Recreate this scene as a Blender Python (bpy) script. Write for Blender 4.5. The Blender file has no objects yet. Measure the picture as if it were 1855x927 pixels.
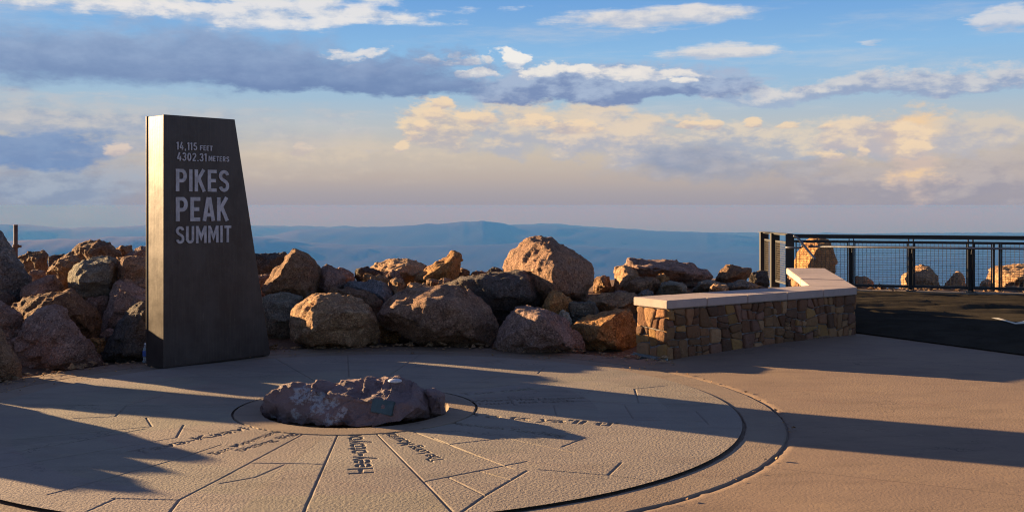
import bpy, bmesh, math, random
import numpy as np
from mathutils import Vector, noise, geometry

# ------------------------------------------------------------------ camera, sky, sun, exposure
S = bpy.context.scene
C = S.collection
EV = 2.2
SUN_EL, SUN_AZ = 10.0, 31.4            # degrees; azimuth: towards +Y from -X
F, CX, HY, EYE = 1880.0, 927.5, 372.0, 1.6
cam = bpy.data.objects.new('camera', bpy.data.cameras.new('camera'))
C.objects.link(cam)
cam.location = (0, 0, EYE)
cam.rotation_euler = (math.pi/2, 0, 0)
cam.data.sensor_width = 36
cam.data.lens = 36*F/1855
cam.data.shift_y = -(463.5-HY)/1855
cam.data.clip_start, cam.data.clip_end = 0.1, 300000
S.camera = cam
S.view_settings.view_transform = 'Standard'
S.view_settings.look = 'None'
S.view_settings.exposure = EV
S.view_settings.gamma = 1
S.cycles.use_denoising = True
S.cycles.use_adaptive_sampling = False
S.cycles.pixel_filter_type = 'BLACKMAN_HARRIS'; S.cycles.filter_width = 1.15
S.cycles.max_bounces = 6
S.cycles.volume_bounces = 1
az = math.radians(SUN_AZ); el = math.radians(SUN_EL)
SUN = Vector((-math.cos(az)*math.cos(el), math.sin(az)*math.cos(el), math.sin(el)))
sl = bpy.data.lights.new('sun', 'SUN')
sl.energy = 4.0; sl.angle = math.radians(0.5); sl.color = (1.0, 0.68, 0.36)
so = bpy.data.objects.new('sun', sl); C.objects.link(so)
so.rotation_euler = SUN.to_track_quat('Z', 'Y').to_euler()

def lin(c):
    return [((v/255+0.055)/1.055)**2.4 if v > 10 else v/255/12.92 for v in c]
class NT:                              # short-hand for building node trees
    def __init__(s, t): s.t = t; s.n = t.nodes; s.l = t.links
    def put(s, sock, v):
        if isinstance(v, bpy.types.NodeSocket): s.l.new(v, sock)
        elif v is not None: sock.default_value = v
    def node(s, ty, ins=(), **kw):
        n = s.n.new(ty)
        for k, v in kw.items(): setattr(n, k, v)
        for k, v in (ins.items() if isinstance(ins, dict) else enumerate(ins)): s.put(n.inputs[k], v)
        return n
    def m(s, op, a, b=None, c=None, clamp=False):
        n = s.node('ShaderNodeMath', operation=op, use_clamp=clamp)
        for i, v in enumerate((a, b, c)): s.put(n.inputs[i], v)
        return n.outputs[0]
    def ss(s, x, lo, hi, a=0.0, b=1.0):
        n = s.node('ShaderNodeMapRange', interpolation_type='SMOOTHSTEP')
        for i, v in enumerate((x, lo, hi, a, b)): s.put(n.inputs[i], v)
        return n.outputs[0]
    def mix(s, f, a, b, blend='MIX'):
        n = s.node('ShaderNodeMix', data_type='RGBA', blend_type=blend)
        for k, v in ((0, f), (6, a), (7, b)):
            if isinstance(v, (list, tuple)) and len(v) == 3: v = (*v, 1)
            s.put(n.inputs[k], v)
        return n.outputs[2]
    def noise(s, vec, scale, detail=4, rough=.55, out=0, **kw):
        n = s.node('ShaderNodeTexNoise', {'Vector': vec, 'Scale': scale, 'Detail': detail, 'Roughness': rough}, **kw)
        return n.outputs[out]
    def ramp(s, f, stops):
        n = s.node('ShaderNodeValToRGB'); e = n.color_ramp.elements
        while len(e) < len(stops): e.new(.5)
        for q, (p, c) in zip(e, stops): q.position = p; q.color = (*c, 1) if len(c) == 3 else c
        s.put(n.inputs[0], f); return n.outputs[0]

W = bpy.data.worlds.new('World'); S.world = W; W.use_nodes = True
W.node_tree.nodes.clear()
w = NT(W.node_tree)
K = 0.1                                # background strength
def wc(c, g=1.0):                      # colour as it shows in the picture -> world value
    return [v*g/(2**EV)/K for v in lin(c)]
gen = w.node('ShaderNodeTexCoord').outputs['Generated']
sep = w.node('ShaderNodeSeparateXYZ', [gen]).outputs
U = w.m('ARCTAN2', sep[0], sep[1]); V = w.m('ARCSINE', sep[2])
nish = w.node('ShaderNodeTexSky', sky_type='NISHITA', sun_disc=False, sun_elevation=el,
              sun_rotation=math.radians(-90+SUN_AZ), altitude=4300, air_density=1.0, dust_density=1.5)
up = w.node('ShaderNodeVectorMath', [gen, (1, 1, 1)], operation='MULTIPLY').outputs[0]
SKYGAIN = 0.38
high = w.mix(1.0, nish.outputs[0], (SKYGAIN, SKYGAIN*.86, SKYGAIN*1.08), 'MULTIPLY')
def pv(py): return math.atan((HY-py)/F)
v0, v1 = pv(430), pv(-40)
g = w.node('ShaderNodeMapRange', [V, v0, v1, 0, 1]).outputs[0]
def st(py, c): return ((pv(py)-v0)/(v1-v0), [x*3 for x in lin(c)])
base = w.ramp(g, [(p, [x/3 for x in c]) for p, c in (st(425, (150, 142, 146)), st(400, (164, 151, 141)), st(378, (170, 157, 153)), st(370, (160, 155, 164)), st(350, (169, 162, 166)),
        st(322, (187, 174, 167)), st(285, (201, 188, 174)), st(235, (188, 192, 194)),
        st(180, (162, 190, 212)), st(100, (140, 186, 226)), st(0, (112, 164, 220)))])
base = w.mix(1.0, base, (1/(2**EV)/K,)*3, 'MULTIPLY')
col = w.mix(w.ss(V, .22, .42), base, high)
uv = w.node('ShaderNodeCombineXYZ', [U, w.m('MULTIPLY', V, 2.2), 0.0]).outputs[0]
n1 = w.m('SUBTRACT', w.noise(uv, 16, 8, .62), .5)
n2 = w.m('SUBTRACT', w.noise(w.node('ShaderNodeVectorMath', [uv, (3.1, 1.7, .4)]).outputs[0], 42, 7, .66), .5)
uvs = w.node('ShaderNodeCombineXYZ', [U, w.m('MULTIPLY', V, 7.0), 3.0]).outputs[0]
n3 = w.m('SUBTRACT', w.noise(uvs, 9, 7, .6), .5)          # streaky
n4 = w.m('SUBTRACT', w.noise(uv, 6, 3, .5), .5)
off_ = w.node('ShaderNodeVectorMath', [uv, (-.012, .016, 0)]).outputs[0]
def puff(vec): return w.noise(vec, 30, 7, .6)
n5 = w.m('SUBTRACT', puff(uv), .5); relief = w.m('SUBTRACT', n5, w.m('SUBTRACT', puff(off_), .5))
wA = w.node('ShaderNodeSeparateColor', [w.noise(uv, 7, 6, .62, 1)]).outputs; wB = w.node('ShaderNodeSeparateColor', [w.noise(uvs, 5, 6, .62, 1)]).outputs
Uw = w.m('ADD', U, w.m('MULTIPLY', w.m('SUBTRACT', wA[0], .5), .14)); Vw = w.m('ADD', V, w.m('MULTIPLY', w.m('SUBTRACT', wA[1], .5), .055))
Us = w.m('ADD', U, w.m('MULTIPLY', w.m('SUBTRACT', wB[0], .5), .16)); Vs = w.m('ADD', V, w.m('MULTIPLY', w.m('SUBTRACT', wB[1], .5), .030))
n6 = w.noise(uvs, 4.5, 9, .66)
def cloud(col, px, py, rx, rt, rb, dark, bright, soft=.35, amp=1.0, op=1.0, nz=None, lit=0.0, lo=.0, spread=.7, rel=3.6):
    cu = math.atan((px-CX)/F); cv = math.atan((HY-py)/F*math.cos(cu)); k = math.cos(cu)
    du = w.m('DIVIDE', w.m('SUBTRACT', Us if nz is n3 else U if nz is n5 else Uw, cu), rx/F*k*k)
    dv = w.m('SUBTRACT', Vs if nz is n3 else V if nz is n5 else Vw, cv)
    t = w.m('ADD', w.m('DIVIDE', w.m('MAXIMUM', dv, 0), rt/F*k), w.m('DIVIDE', w.m('MINIMUM', dv, 0), rb/F*k))
    r = w.m('SQRT', w.m('ADD', w.m('MULTIPLY', du, du), w.m('MULTIPLY', t, t)))
    d = w.m('ADD', w.m('SUBTRACT', 1.0, r), w.m('ADD', w.m('MULTIPLY', nz or n1, amp*2.1), w.m('MULTIPLY', n5, amp*1.5)))
    a = w.m('MULTIPLY', w.ss(d, lo, lo+soft), op)
    sh = w.ss(w.m('ADD', w.m('ADD', t, lit), w.m('ADD', w.m('MULTIPLY', n2, .9), w.m('MULTIPLY', relief, rel))), -spread, spread)
    c = w.mix(sh, wc(dark), wc(bright))
    return w.mix(a, col, c)
# far veils and warm haze banks
col = cloud(col, 60, 330, 420, 110, 90, (128, 152, 184), (158, 176, 198), .9, .5, .75, n4)
col = cloud(col, 60, 392, 560, 40, 60, (128, 146, 172), (146, 158, 180), .8, .4, .6, n4)
col = cloud(col, 150, 225, 560, 60, 60, (150, 165, 190), (196, 194, 196), .8, .8, .8, n3)
col = cloud(col, 40, 258, 210, 34, 40, (112, 142, 186), (124, 152, 192), .5, .6, .9)
col = cloud(col, 1700, 320, 420, 120, 90, (150, 150, 168), (186, 178, 180), .9, .7, .7, n4)
col = cloud(col, 1300, 300, 300, 60, 40, (146, 156, 178), (176, 176, 186), .8, .6, .75, n4)
col = cloud(col, 620, 285, 420, 50, 50, (196, 186, 178), (216, 200, 182), .9, .7, .6, n3)
# mid cream cumulus
col = cloud(col, 980, 240, 300, 75, 50, (178, 180, 190), (224, 206, 184), .45, .75, .9)
col = cloud(col, 790, 240, 75, 62, 45, (186, 180, 182), (238, 214, 182), .35, .8, .85)
col = cloud(col, 1110, 262, 160, 60, 40, (176, 178, 190), (226, 208, 188), .5, .7, .85)
col = cloud(col, 1400, 255, 250, 45, 50, (168, 176, 192), (222, 208, 190), .45, .75, .85)
col = cloud(col, 1250, 288, 130, 30, 30, (142, 154, 178), (160, 166, 184), .8, .5, .8)
col = cloud(col, 1650, 250, 75, 60, 120, (206, 186, 176), (240, 206, 166), .55, .75, .95)
col = cloud(col, 1560, 240, 120, 30, 40, (190, 182, 186), (234, 212, 186), .5, .8, .85)
col = cloud(col, 1770, 250, 160, 45, 40, (180, 180, 190), (216, 202, 186), .6, .8, .8)
col = cloud(col, 1490, 292, 60, 22, 18, (190, 180, 178), (224, 202, 178), .5, .9, .8)
col = cloud(col, 190, 268, 34, 12, 9, (196, 184, 184), (226, 206, 190), .5, .9, .8)
col = cloud(col, 560, 270, 30, 14, 10, (196, 184, 180), (226, 206, 186), .5, .9, .8)
# thin streaks all over
col = w.mix(w.m('MULTIPLY', w.ss(n6, .50, .78), w.ss(V, .02, .10, .0, .38)), col, wc((222, 214, 208)))
for px_, py_, rx_, rt_, rb_ in ((802, 190, 24, 14, 10), (788, 210, 28, 15, 12), (768, 230, 26, 15, 12), (748, 248, 24, 14, 12), (728, 266, 22, 14, 12), (872, 214, 60, 16, 12), (955, 222, 50, 14, 10), (1030, 232, 60, 16, 12), (1240, 229, 30, 10, 8), (1292, 227, 26, 10, 8), (1366, 224, 24, 15, 10), (1424, 228, 30, 10, 8), (1496, 232, 22, 9, 7), (1520, 286, 30, 14, 10), (1560, 280, 16, 14, 10), (1640, 246, 44, 26, 22), (1655, 272, 34, 22, 30)):
    col = cloud(col, px_, py_, rx_, rt_, rb_, (190, 180, 182), (240, 214, 182), .45, 1.0, .85, n5, .2, 0, .8, 4.0)
# big dark slab on the left, its bright crest, the band running right
col = cloud(col, 1620, 158, 330, 32, 22, (150, 166, 196), (206, 206, 210), .4, .7, .92, None, -.1)
col = cloud(col, 1380, 170, 190, 28, 22, (160, 178, 204), (216, 214, 214), .45, .7, .85)
col = cloud(col, 1090, 165, 330, 62, 22, (122, 142, 182), (166, 182, 208), .35, .55, .95)
for px_, py_, rx_, rt_, rb_ in ((650, 128, 60, 12, 14), (780, 110, 34, 12, 6), (842, 114, 44, 15, 7), (880, 134, 60, 14, 9), (985, 132, 58, 20, 10), (1062, 129, 36, 13, 7), (1112, 134, 34, 11, 6), (1148, 131, 20, 10, 6), (1192, 141, 26, 9, 6), (1240, 146, 30, 8, 5)):
    col = cloud(col, px_, py_, rx_, rt_, rb_, (168, 180, 206), (240, 234, 226), .4, 1.0, .9, n5, .35, 0, .8, 4.5)
col = cloud(col, 915, 112, 34, 24, 14, (190, 200, 216), (244, 240, 234), .3, .7, .95, None, .4)
col = cloud(col, 1150, 135, 120, 20, 10, (170, 184, 208), (234, 228, 222), .35, .8, .9, None, .3)
col = cloud(col, 250, 108, 640, 95, 68, (118, 141, 181), (160, 180, 210), .6, .42, .92, None, -.45, 0, 1.3, 1.3)
col = cloud(col, 620, 150, 330, 70, 28, (112, 136, 178), (146, 168, 202), .45, .5, .95, None, -.4, 0, 1.2, 1.5)
col = cloud(col, 655, 92, 70, 14, 8, (190, 198, 214), (232, 228, 226), .5, .9, .85, None, .2)
# bright broken streaks at the top left
col = cloud(col, 330, 14, 620, 44, 34, (166, 186, 214), (230, 228, 228), .55, .9, .95, n3, .2)
col = cloud(col, 120, 6, 300, 30, 22, (176, 192, 216), (234, 230, 228), .6, .7, .9, n3, .3)
col = cloud(col, 560, 40, 190, 14, 9, (190, 202, 222), (232, 230, 230), .5, .8, .85, n3, .3)
# thin separate clouds on the right
col = cloud(col, 1190, 36, 240, 22, 20, (188, 196, 212), (226, 222, 220), .55, .55, .95, n3, .1)
col = cloud(col, 1300, 94, 150, 18, 16, (190, 196, 210), (224, 220, 218), .6, .7, .92, n3, .1)
col = cloud(col, 1840, 38, 75, 30, 24, (178, 190, 212), (218, 218, 222), .5, .8, .85, n3, .1)
col = cloud(col, 1630, 80, 28, 7, 6, (180, 192, 212), (212, 214, 220), .6, .8, .6, n3)
low = w.ss(V, -.06, -.01)
col = w.mix(low, wc((120, 130, 150)), col)
bg = w.node('ShaderNodeBackground', {'Color': col, 'Strength': K})
w.l.new(bg.outputs[0], w.node('ShaderNodeOutputWorld').inputs[0])

# ------------------------------------------------------------------ helpers
def ss(a, b, x):
    t = np.clip((np.asarray(x, float)-a)/(b-a), 0, 1); return t*t*(3-2*t)
DX, DY = -1.225, 8.18                  # centre of the round paving
def gz(x, y):                          # height of the paved ground
    r = np.hypot(np.asarray(x)-DX, np.asarray(y)-DY)
    return .03*np.clip(r-3.3, 0, 2.2)*ss(.4, 2.0, x)
def ray(px, py): return ((px-CX)/F, (HY-py)/F)
def at(px, py, Y):                     # pixel at a distance -> point
    a, b = ray(px, py); return Vector((a*Y, Y, EYE+b*Y))
def gnd(px, py, lift=0.0):             # pixel on the ground -> point
    Y = 10.0
    for _ in range(12):
        a, b = ray(px, py); z = float(gz(a*Y, Y))+lift; Y = (EYE-z)/(-b)
    return Vector((a*Y, Y, z))
def obj(name, mesh, mat=None, parent=None, label=None, cat=None, group=None, kind=None, loc=None):
    if isinstance(mesh, bmesh.types.BMesh):
        me = bpy.data.meshes.new(name); mesh.to_mesh(me); mesh.free(); mesh = me
    o = bpy.data.objects.new(name, mesh); C.objects.link(o)
    if mat: mesh.materials.append(mat)
    if parent: o.parent = parent
    if loc: o.location = loc
    if label: o['label'] = label
    if cat: o['category'] = cat
    if group: o['group'] = group
    if kind: o['kind'] = kind
    return o
def empty(name, loc, label, cat, group=None):
    o = obj(name, None, label=label, cat=cat, group=group); o.location = loc; return o
def gridmesh(name, P, wrap=False, colors=None):      # P: (n, m, 3)
    n, m, _ = P.shape
    i = np.arange(n-1)[:, None]; mm = m if wrap else m-1
    j = np.arange(mm)[None, :]; j2 = (j+1) % m
    q = np.stack([i*m+j, i*m+j2, (i+1)*m+j2, (i+1)*m+j], -1).reshape(-1, 4).astype(np.int32)
    me = bpy.data.meshes.new(name)
    me.vertices.add(n*m); me.vertices.foreach_set('co', P.reshape(-1).astype(np.float32))
    me.loops.add(q.size); me.loops.foreach_set('vertex_index', q.reshape(-1))
    me.polygons.add(len(q)); me.polygons.foreach_set('loop_start', np.arange(0, q.size, 4, dtype=np.int32))
    if colors is not None:
        a = me.color_attributes.new('tint', 'FLOAT_COLOR', 'POINT')
        a.data.foreach_set('color', np.concatenate([colors.reshape(-1, 3), np.ones((n*m, 1))], 1).reshape(-1).astype(np.float32))
    me.update(calc_edges=True); me.polygons.foreach_set('use_smooth', np.ones(len(q), bool))
    return me
def box(bm, o, ax, ay, az_):           # o: a corner, three edge vectors
    o, ax, ay, az_ = map(Vector, (o, ax, ay, az_))
    v = [bm.verts.new(o+ax*i+ay*j+az_*k) for k in (0, 1) for j in (0, 1) for i in (0, 1)]
    for f in ((0, 2, 3, 1), (4, 5, 7, 6), (0, 1, 5, 4), (2, 6, 7, 3), (0, 4, 6, 2), (1, 3, 7, 5)):
        bm.faces.new([v[i] for i in f])
def cbox(bm, c, sx, sy, sz, d=(1, 0)): # box centred in plan on c, base at c.z, long axis d
    d = Vector((d[0], d[1], 0)).normalized(); n = Vector((-d.y, d.x, 0)); c = Vector(c)
    box(bm, c-d*sx/2-n*sy/2, d*sx, n*sy, (0, 0, sz))
def tube(bm, pts, r, seg=8):
    pts = [Vector(p) for p in pts]; rings = []
    for i, p in enumerate(pts):
        t = (pts[min(i+1, len(pts)-1)]-pts[max(i-1, 0)]).normalized()
        a = t.cross(Vector((0, 0, 1)) if abs(t.z) < .9 else Vector((1, 0, 0))).normalized(); b = t.cross(a)
        rr = r[i] if isinstance(r, (list, tuple)) else r
        rings.append([bm.verts.new(p+(a*math.cos(q)+b*math.sin(q))*rr) for q in [2*math.pi*k/seg for k in range(seg)]])
    for A, B in zip(rings, rings[1:]):
        for k in range(seg): bm.faces.new((A[k], A[(k+1) % seg], B[(k+1) % seg], B[k]))
    bm.faces.new(rings[0][::-1]); bm.faces.new(rings[-1])
def smooth(o, ang=None):
    o.data.polygons.foreach_set('use_smooth', np.ones(len(o.data.polygons), bool)); return o

# ------------------------------------------------------------------ materials
def mat(name, build):
    m = bpy.data.materials.new(name); m.use_nodes = True; m.node_tree.nodes.clear()
    t = NT(m.node_tree); b = t.node('ShaderNodeBsdfPrincipled'); out = t.node('ShaderNodeOutputMaterial')
    t.l.new(b.outputs[0], out.inputs[0]); build(t, b); return m
def bump(t, b, h, dist, strength=1.0, nrm=None):
    n = t.node('ShaderNodeBump', {'Strength': strength, 'Distance': dist, 'Height': h})
    if nrm: t.l.new(nrm, n.inputs['Normal'])
    t.l.new(n.outputs[0], b.inputs['Normal']); return n.outputs[0]
def oc(t): return t.node('ShaderNodeTexCoord').outputs['Object']
def geo(t): return t.node('ShaderNodeNewGeometry').outputs['Position']

def rock_mat(name, c1, c2, c3, stain=(.05, .04, .035), st_amt=.5):
    def f(t, b):
        p = oc(t); r = t.node('ShaderNodeObjectInfo').outputs['Random']
        p = t.node('ShaderNodeVectorMath', [p, t.node('ShaderNodeCombineXYZ', [t.m('MULTIPLY', r, 37.0)]*3).outputs[0]]).outputs[0]
        big = t.noise(p, 1.8, 5, .6); mid = t.noise(p, 9, 6, .65); fine = t.noise(p, 60, 4, .7)
        c = t.mix(t.ss(big, .36, .66), c1, c2)
        c = t.mix(t.m('MULTIPLY', t.ss(mid, .52, .70), .6), c, c3)
        c = t.mix(t.m('MULTIPLY', t.ss(t.noise(p, 3.3, 8, .7), .55, .68), st_amt), c, stain)
        cell = t.node('ShaderNodeTexVoronoi', {'Vector': p, 'Scale': 75.0})
        cv = t.node('ShaderNodeSeparateColor', [cell.outputs['Color']]).outputs[0]
        c = t.mix(t.m('MULTIPLY', t.ss(cv, .72, .9), .38), c, [min(1, x*1.9+.03) for x in c1])
        c = t.mix(t.m('MULTIPLY', t.ss(cv, .22, .1), .35), c, [x*.4 for x in c2])
        wk = t.node('ShaderNodeTexVoronoi', {'Vector': t.node('ShaderNodeVectorMath', [p, t.noise(p, 4, 4, .65, 1)]).outputs[0], 'Scale': 2.6}, feature='DISTANCE_TO_EDGE').outputs[0]
        c = t.mix(t.m('MULTIPLY', t.ss(wk, .022, .004), .8), c, [x*.25 for x in c2])
        c = t.mix(t.m('MULTIPLY', t.ss(fine, .56, .72), .45), c, [min(1, x*1.7+.02) for x in c1])
        c = t.mix(t.m('MULTIPLY', t.ss(fine, .46, .34), .55), c, [x*.45 for x in c2])
        c = t.mix(1.0, c, t.node('ShaderNodeCombineXYZ', [t.m('ADD', 1.52*k_, t.m('MULTIPLY', r, .55)) for k_ in (1.0, .95, .78)]).outputs[0], 'MULTIPLY')
        t.put(b.inputs['Base Color'], c); t.put(b.inputs['Roughness'], .9); t.put(b.inputs['Specular IOR Level'], .25)
        w1 = t.node('ShaderNodeTexVoronoi', {'Vector': t.node('ShaderNodeVectorMath', [p, t.noise(p, 5, 3, .6, 1)]).outputs[0], 'Scale': 4.0}, feature='DISTANCE_TO_EDGE').outputs[0]
        h = t.m('ADD', t.m('MULTIPLY', mid, 1.0), t.m('MULTIPLY', fine, .35))
        h = t.m('ADD', h, t.m('MULTIPLY', t.ss(w1, 0, .05), .25))
        h = t.m('ADD', h, t.m('MULTIPLY', t.noise(p, 170, 2, .6), .12))
        bump(t, b, h, .085)
    return mat(name, f)
R = {
 'tan':   rock_mat('granite tan', (.33, .21, .13), (.24, .14, .085), (.40, .28, .18)),
 'pink':  rock_mat('granite pink', (.28, .172, .125), (.20, .118, .088), (.34, .23, .17)),
 'mauve': rock_mat('granite mauve', (.225, .150, .132), (.165, .105, .092), (.30, .21, .18)),
 'brown': rock_mat('granite brown', (.20, .12, .075), (.13, .075, .05), (.27, .17, .10)),
 'orange': rock_mat('granite ochre', (.33, .18, .075), (.22, .11, .05), (.40, .25, .12)),
 'grey':  rock_mat('granite grey', (.15, .14, .12), (.11, .10, .09), (.22, .19, .15)),
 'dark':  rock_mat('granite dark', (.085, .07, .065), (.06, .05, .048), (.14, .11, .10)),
 'pale':  rock_mat('granite pale', (.42, .36, .30), (.33, .27, .22), (.55, .50, .44)),
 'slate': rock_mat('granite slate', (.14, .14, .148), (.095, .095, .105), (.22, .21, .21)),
}
def concrete(name, c1, c2, grain, bd, attr=False, streak=False, lines=()):
    def f(t, b):
        p = geo(t)
        n_a = t.noise(p, 1.1, 6, .62); n_b = t.noise(p, 14, 5, .65); n_c = t.noise(p, 90, 3, .7)
        ps = t.node('ShaderNodeVectorMath', [p, (1.0, 3.2, 1.0)], operation='MULTIPLY').outputs[0]
        n_s = t.noise(ps, 1.6, 6, .62)
        c = t.mix(t.ss(n_a, .32, .68), c1, c2)
        c = t.mix(t.m('MULTIPLY', t.ss(n_s, .48, .70), .55), c, [x*.66 for x in c1])
        pr_ = t.node('ShaderNodeVectorMath', [t.node('ShaderNodeVectorRotate', {'Vector': p, 'Angle': .5}, rotation_type='Z_AXIS').outputs[0], (.55, 2.6, 1.0)], operation='MULTIPLY').outputs[0]
        c = t.mix(t.m('MULTIPLY', t.ss(t.noise(pr_, 2.3, 7, .68), .52, .72), .5), c, (c1[0]*.78, c1[1]*.68, c1[2]*.70))
        c = t.mix(t.m('MULTIPLY', t.ss(t.noise(p, 3.4, 6, .7), .55, .7), .35), c, (c1[0]*1.18, c1[1]*1.16, c1[2]*1.0))
        ck = t.node('ShaderNodeTexVoronoi', {'Vector': t.node('ShaderNodeVectorMath', [p, t.noise(p, 2.0, 5, .7, 1)]).outputs[0], 'Scale': .55}, feature='DISTANCE_TO_EDGE').outputs[0]
        c = t.mix(t.m('MULTIPLY', t.ss(ck, .006, .002), t.m('MULTIPLY', t.ss(t.noise(p, .9, 2, .5), .48, .6), .55)), c, [x*.35 for x in c2])
        c = t.mix(t.m('MULTIPLY', t.ss(n_b, .55, .75), .35), c, [x*1.3 for x in c1])
        c = t.mix(t.m('MULTIPLY', t.ss(n_c, .60, .75), .4), c, [x*.55 for x in c2])
        sp = t.node('ShaderNodeTexVoronoi', {'Vector': p, 'Scale': 2.2}).outputs[0]
        c = t.mix(t.ss(sp, .018, .010), c, (.03, .025, .02))
        for (ax, ay), (bx, by) in lines:             # saw-cut control joints
            l = math.hypot(bx-ax, by-ay); nx, ny = -(by-ay)/l, (bx-ax)/l
            dn = t.node('ShaderNodeVectorMath', [p, (nx, ny, 0)], operation='DOT_PRODUCT').outputs['Value']
            c = t.mix(t.m('MULTIPLY', t.ss(t.m('ABSOLUTE', t.m('SUBTRACT', dn, nx*ax+ny*ay)), .006, .002), .6), c, [x*.3 for x in c2])
        if attr: c = t.mix(1.0, c, t.node('ShaderNodeVertexColor', layer_name='tint').outputs[0], 'MULTIPLY')
        t.put(b.inputs['Base Color'], c); t.put(b.inputs['Roughness'], .88); t.put(b.inputs['Specular IOR Level'], .3)
        wv = t.noise(p, grain, 3, .55, 0, noise_dimensions='3D')
        wp = t.node('ShaderNodeTexNoise', {'Vector': p, 'Scale': grain*1.5, 'Detail': 3.0, 'Roughness': .65, 'Distortion': .5}).outputs[0]
        h = t.m('ADD', t.m('ADD', t.m('MULTIPLY', wp, 1.0), t.m('MULTIPLY', n_c, .35)), t.m('MULTIPLY', t.ss(t.noise(p, grain*2.2, 2, .5), .62, .40), .35))
        bump(t, b, h, bd)
    return mat(name, f)
M_disc = concrete('textured concrete', (.302, .248, .186), (.258, .213, .167), 24, .0032, True)
M_ring = concrete('smooth tan concrete', (.295, .22, .150), (.246, .182, .128), 30, .002)
M_plaza = concrete('pink concrete', (.272, .188, .122), (.226, .155, .106), 26, .0014, lines=[(gnd(1421, 846)[:2], gnd(1855, 894)[:2]), (gnd(1421+140, 640)[:2], gnd(1855, 672)[:2])])
def f_asph(t, b):
    p = geo(t); n = t.noise(p, 3, 5, .6); s = t.noise(p, 160, 2, .7)
    c = t.mix(t.ss(n, .3, .7), (.046, .039, .029), (.066, .056, .041)); c = t.mix(t.ss(s, .55, .75), c, (.10, .09, .065))
    t.put(b.inputs['Base Color'], c); t.put(b.inputs['Roughness'], .95); t.put(b.inputs['Specular IOR Level'], .0)
    ps = t.node('ShaderNodeVectorMath', [t.node('ShaderNodeVectorRotate', {'Vector': p, 'Angle': math.radians(26)}, rotation_type='Z_AXIS').outputs[0], (.05, .75, 1)], operation='MULTIPLY').outputs[0]
    nb = bump(t, b, t.noise(ps, 2.6, 4, .55), .12)
    bump(t, b, t.m('ADD', s, n), .010, 1.0, nb)
M_asph = mat('asphalt', f_asph)
def f_gnd(t, b):
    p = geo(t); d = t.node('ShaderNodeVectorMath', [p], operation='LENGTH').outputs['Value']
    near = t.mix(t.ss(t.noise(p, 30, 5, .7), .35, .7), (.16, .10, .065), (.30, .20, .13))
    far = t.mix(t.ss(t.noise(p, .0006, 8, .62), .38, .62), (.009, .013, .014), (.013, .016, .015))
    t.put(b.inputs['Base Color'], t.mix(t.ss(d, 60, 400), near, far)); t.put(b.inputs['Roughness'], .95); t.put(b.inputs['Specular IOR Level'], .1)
    bump(t, b, t.noise(p, 22, 5, .7), .04)
M_gnd = mat('mountain ground', f_gnd)
def f_steel(t, b):
    p = oc(t); n = t.noise(p, 3.0, 6, .65)
    ps = t.node('ShaderNodeVectorMath', [p, (26, 26, 1.2)], operation='MULTIPLY').outputs[0]
    s = t.noise(ps, 2.2, 4, .6)
    c = t.mix(t.ss(n, .35, .68), (.060, .049, .046), (.088, .073, .066))
    c = t.mix(t.m('MULTIPLY', t.ss(s, .45, .7), .3), c, (.115, .098, .08))
    sc = t.node('ShaderNodeTexNoise', {'Vector': t.node('ShaderNodeVectorMath', [p, (1.5, 1.5, .35)], operation='MULTIPLY').outputs[0], 'Scale': 9.0, 'Detail': 1.0, 'Distortion': 3.0}).outputs[0]
    c = t.mix(t.m('MULTIPLY', t.ss(t.m('ABSOLUTE', t.m('SUBTRACT', sc, .5)), .006, .0), .35), c, (.16, .14, .12))
    t.put(b.inputs['Base Color'], c); t.put(b.inputs['Metallic'], .7)
    t.put(b.inputs['Roughness'], t.m('ADD', .27, t.m('MULTIPLY', n, .28)))
    bump(t, b, t.m('ADD', t.m('MULTIPLY', s, .4), n), .002)
M_steel = mat('weathered bronze steel', f_steel)
def plain(name, c, rough=.5, metal=0.0, n=.2, scale=14):
    def f(t, b):
        v = t.noise(oc(t), scale, 5, .65)
        t.put(b.inputs['Base Color'], t.mix(t.ss(v, .3, .7), [x*(1-n) for x in c], [x*(1+n) for x in c]))
        t.put(b.inputs['Roughness'], rough); t.put(b.inputs['Metallic'], metal)
        bump(t, b, v, .002)
    return mat(name, f)
M_letter = plain('brushed grey metal letters', (.44, .415, .42), .42, .3)
M_rail = plain('dark painted steel', (.014, .013, .013), .55, .0)
M_tube = plain('galvanised steel tube', (.20, .20, .21), .38, .85)
M_wire = plain('woven steel wire', (.13, .11, .085), .55, .5)
M_plaque = plain('bronze plaque green', (.075, .11, .105), .5, .5)
M_mortar = plain('grey mortar', (.22, .20, .185), .95, 0, .3, 40)
M_cap = concrete('dressed cap stone', (.50, .40, .34), (.43, .345, .30), 40, .003)
M_line = plain('pale road paint', (.72, .64, .46), .8, 0, .2, 30)
M_rust = plain('rusty pipe', (.15, .085, .055), .8, .3)
M_flash = plain('galvanised flashing', (.30, .34, .33), .4, .7)
M_white = plain('worn pale stone button', (.62, .60, .60), .6, 0, .15, 40)
def f_stone(t, b):
    p = oc(t); v = t.node('ShaderNodeVertexColor', layer_name='tint').outputs[0]
    n = t.noise(p, 26, 6, .68); s = t.noise(p, 120, 3, .7)
    c = t.mix(t.m('MULTIPLY', t.ss(n, .45, .72), .5), v, t.mix(.6, v, (.10, .07, .05)))
    c = t.mix(t.m('MULTIPLY', t.ss(s, .56, .72), .35), c, (.42, .32, .22))
    t.put(b.inputs['Base Color'], c); t.put(b.inputs['Roughness'], .9); t.put(b.inputs['Specular IOR Level'], .2)
    bump(t, b, t.m('ADD', n, t.m('MULTIPLY', s, .4)), .03)
M_stone = mat('rubble facing stone', f_stone)

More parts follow.
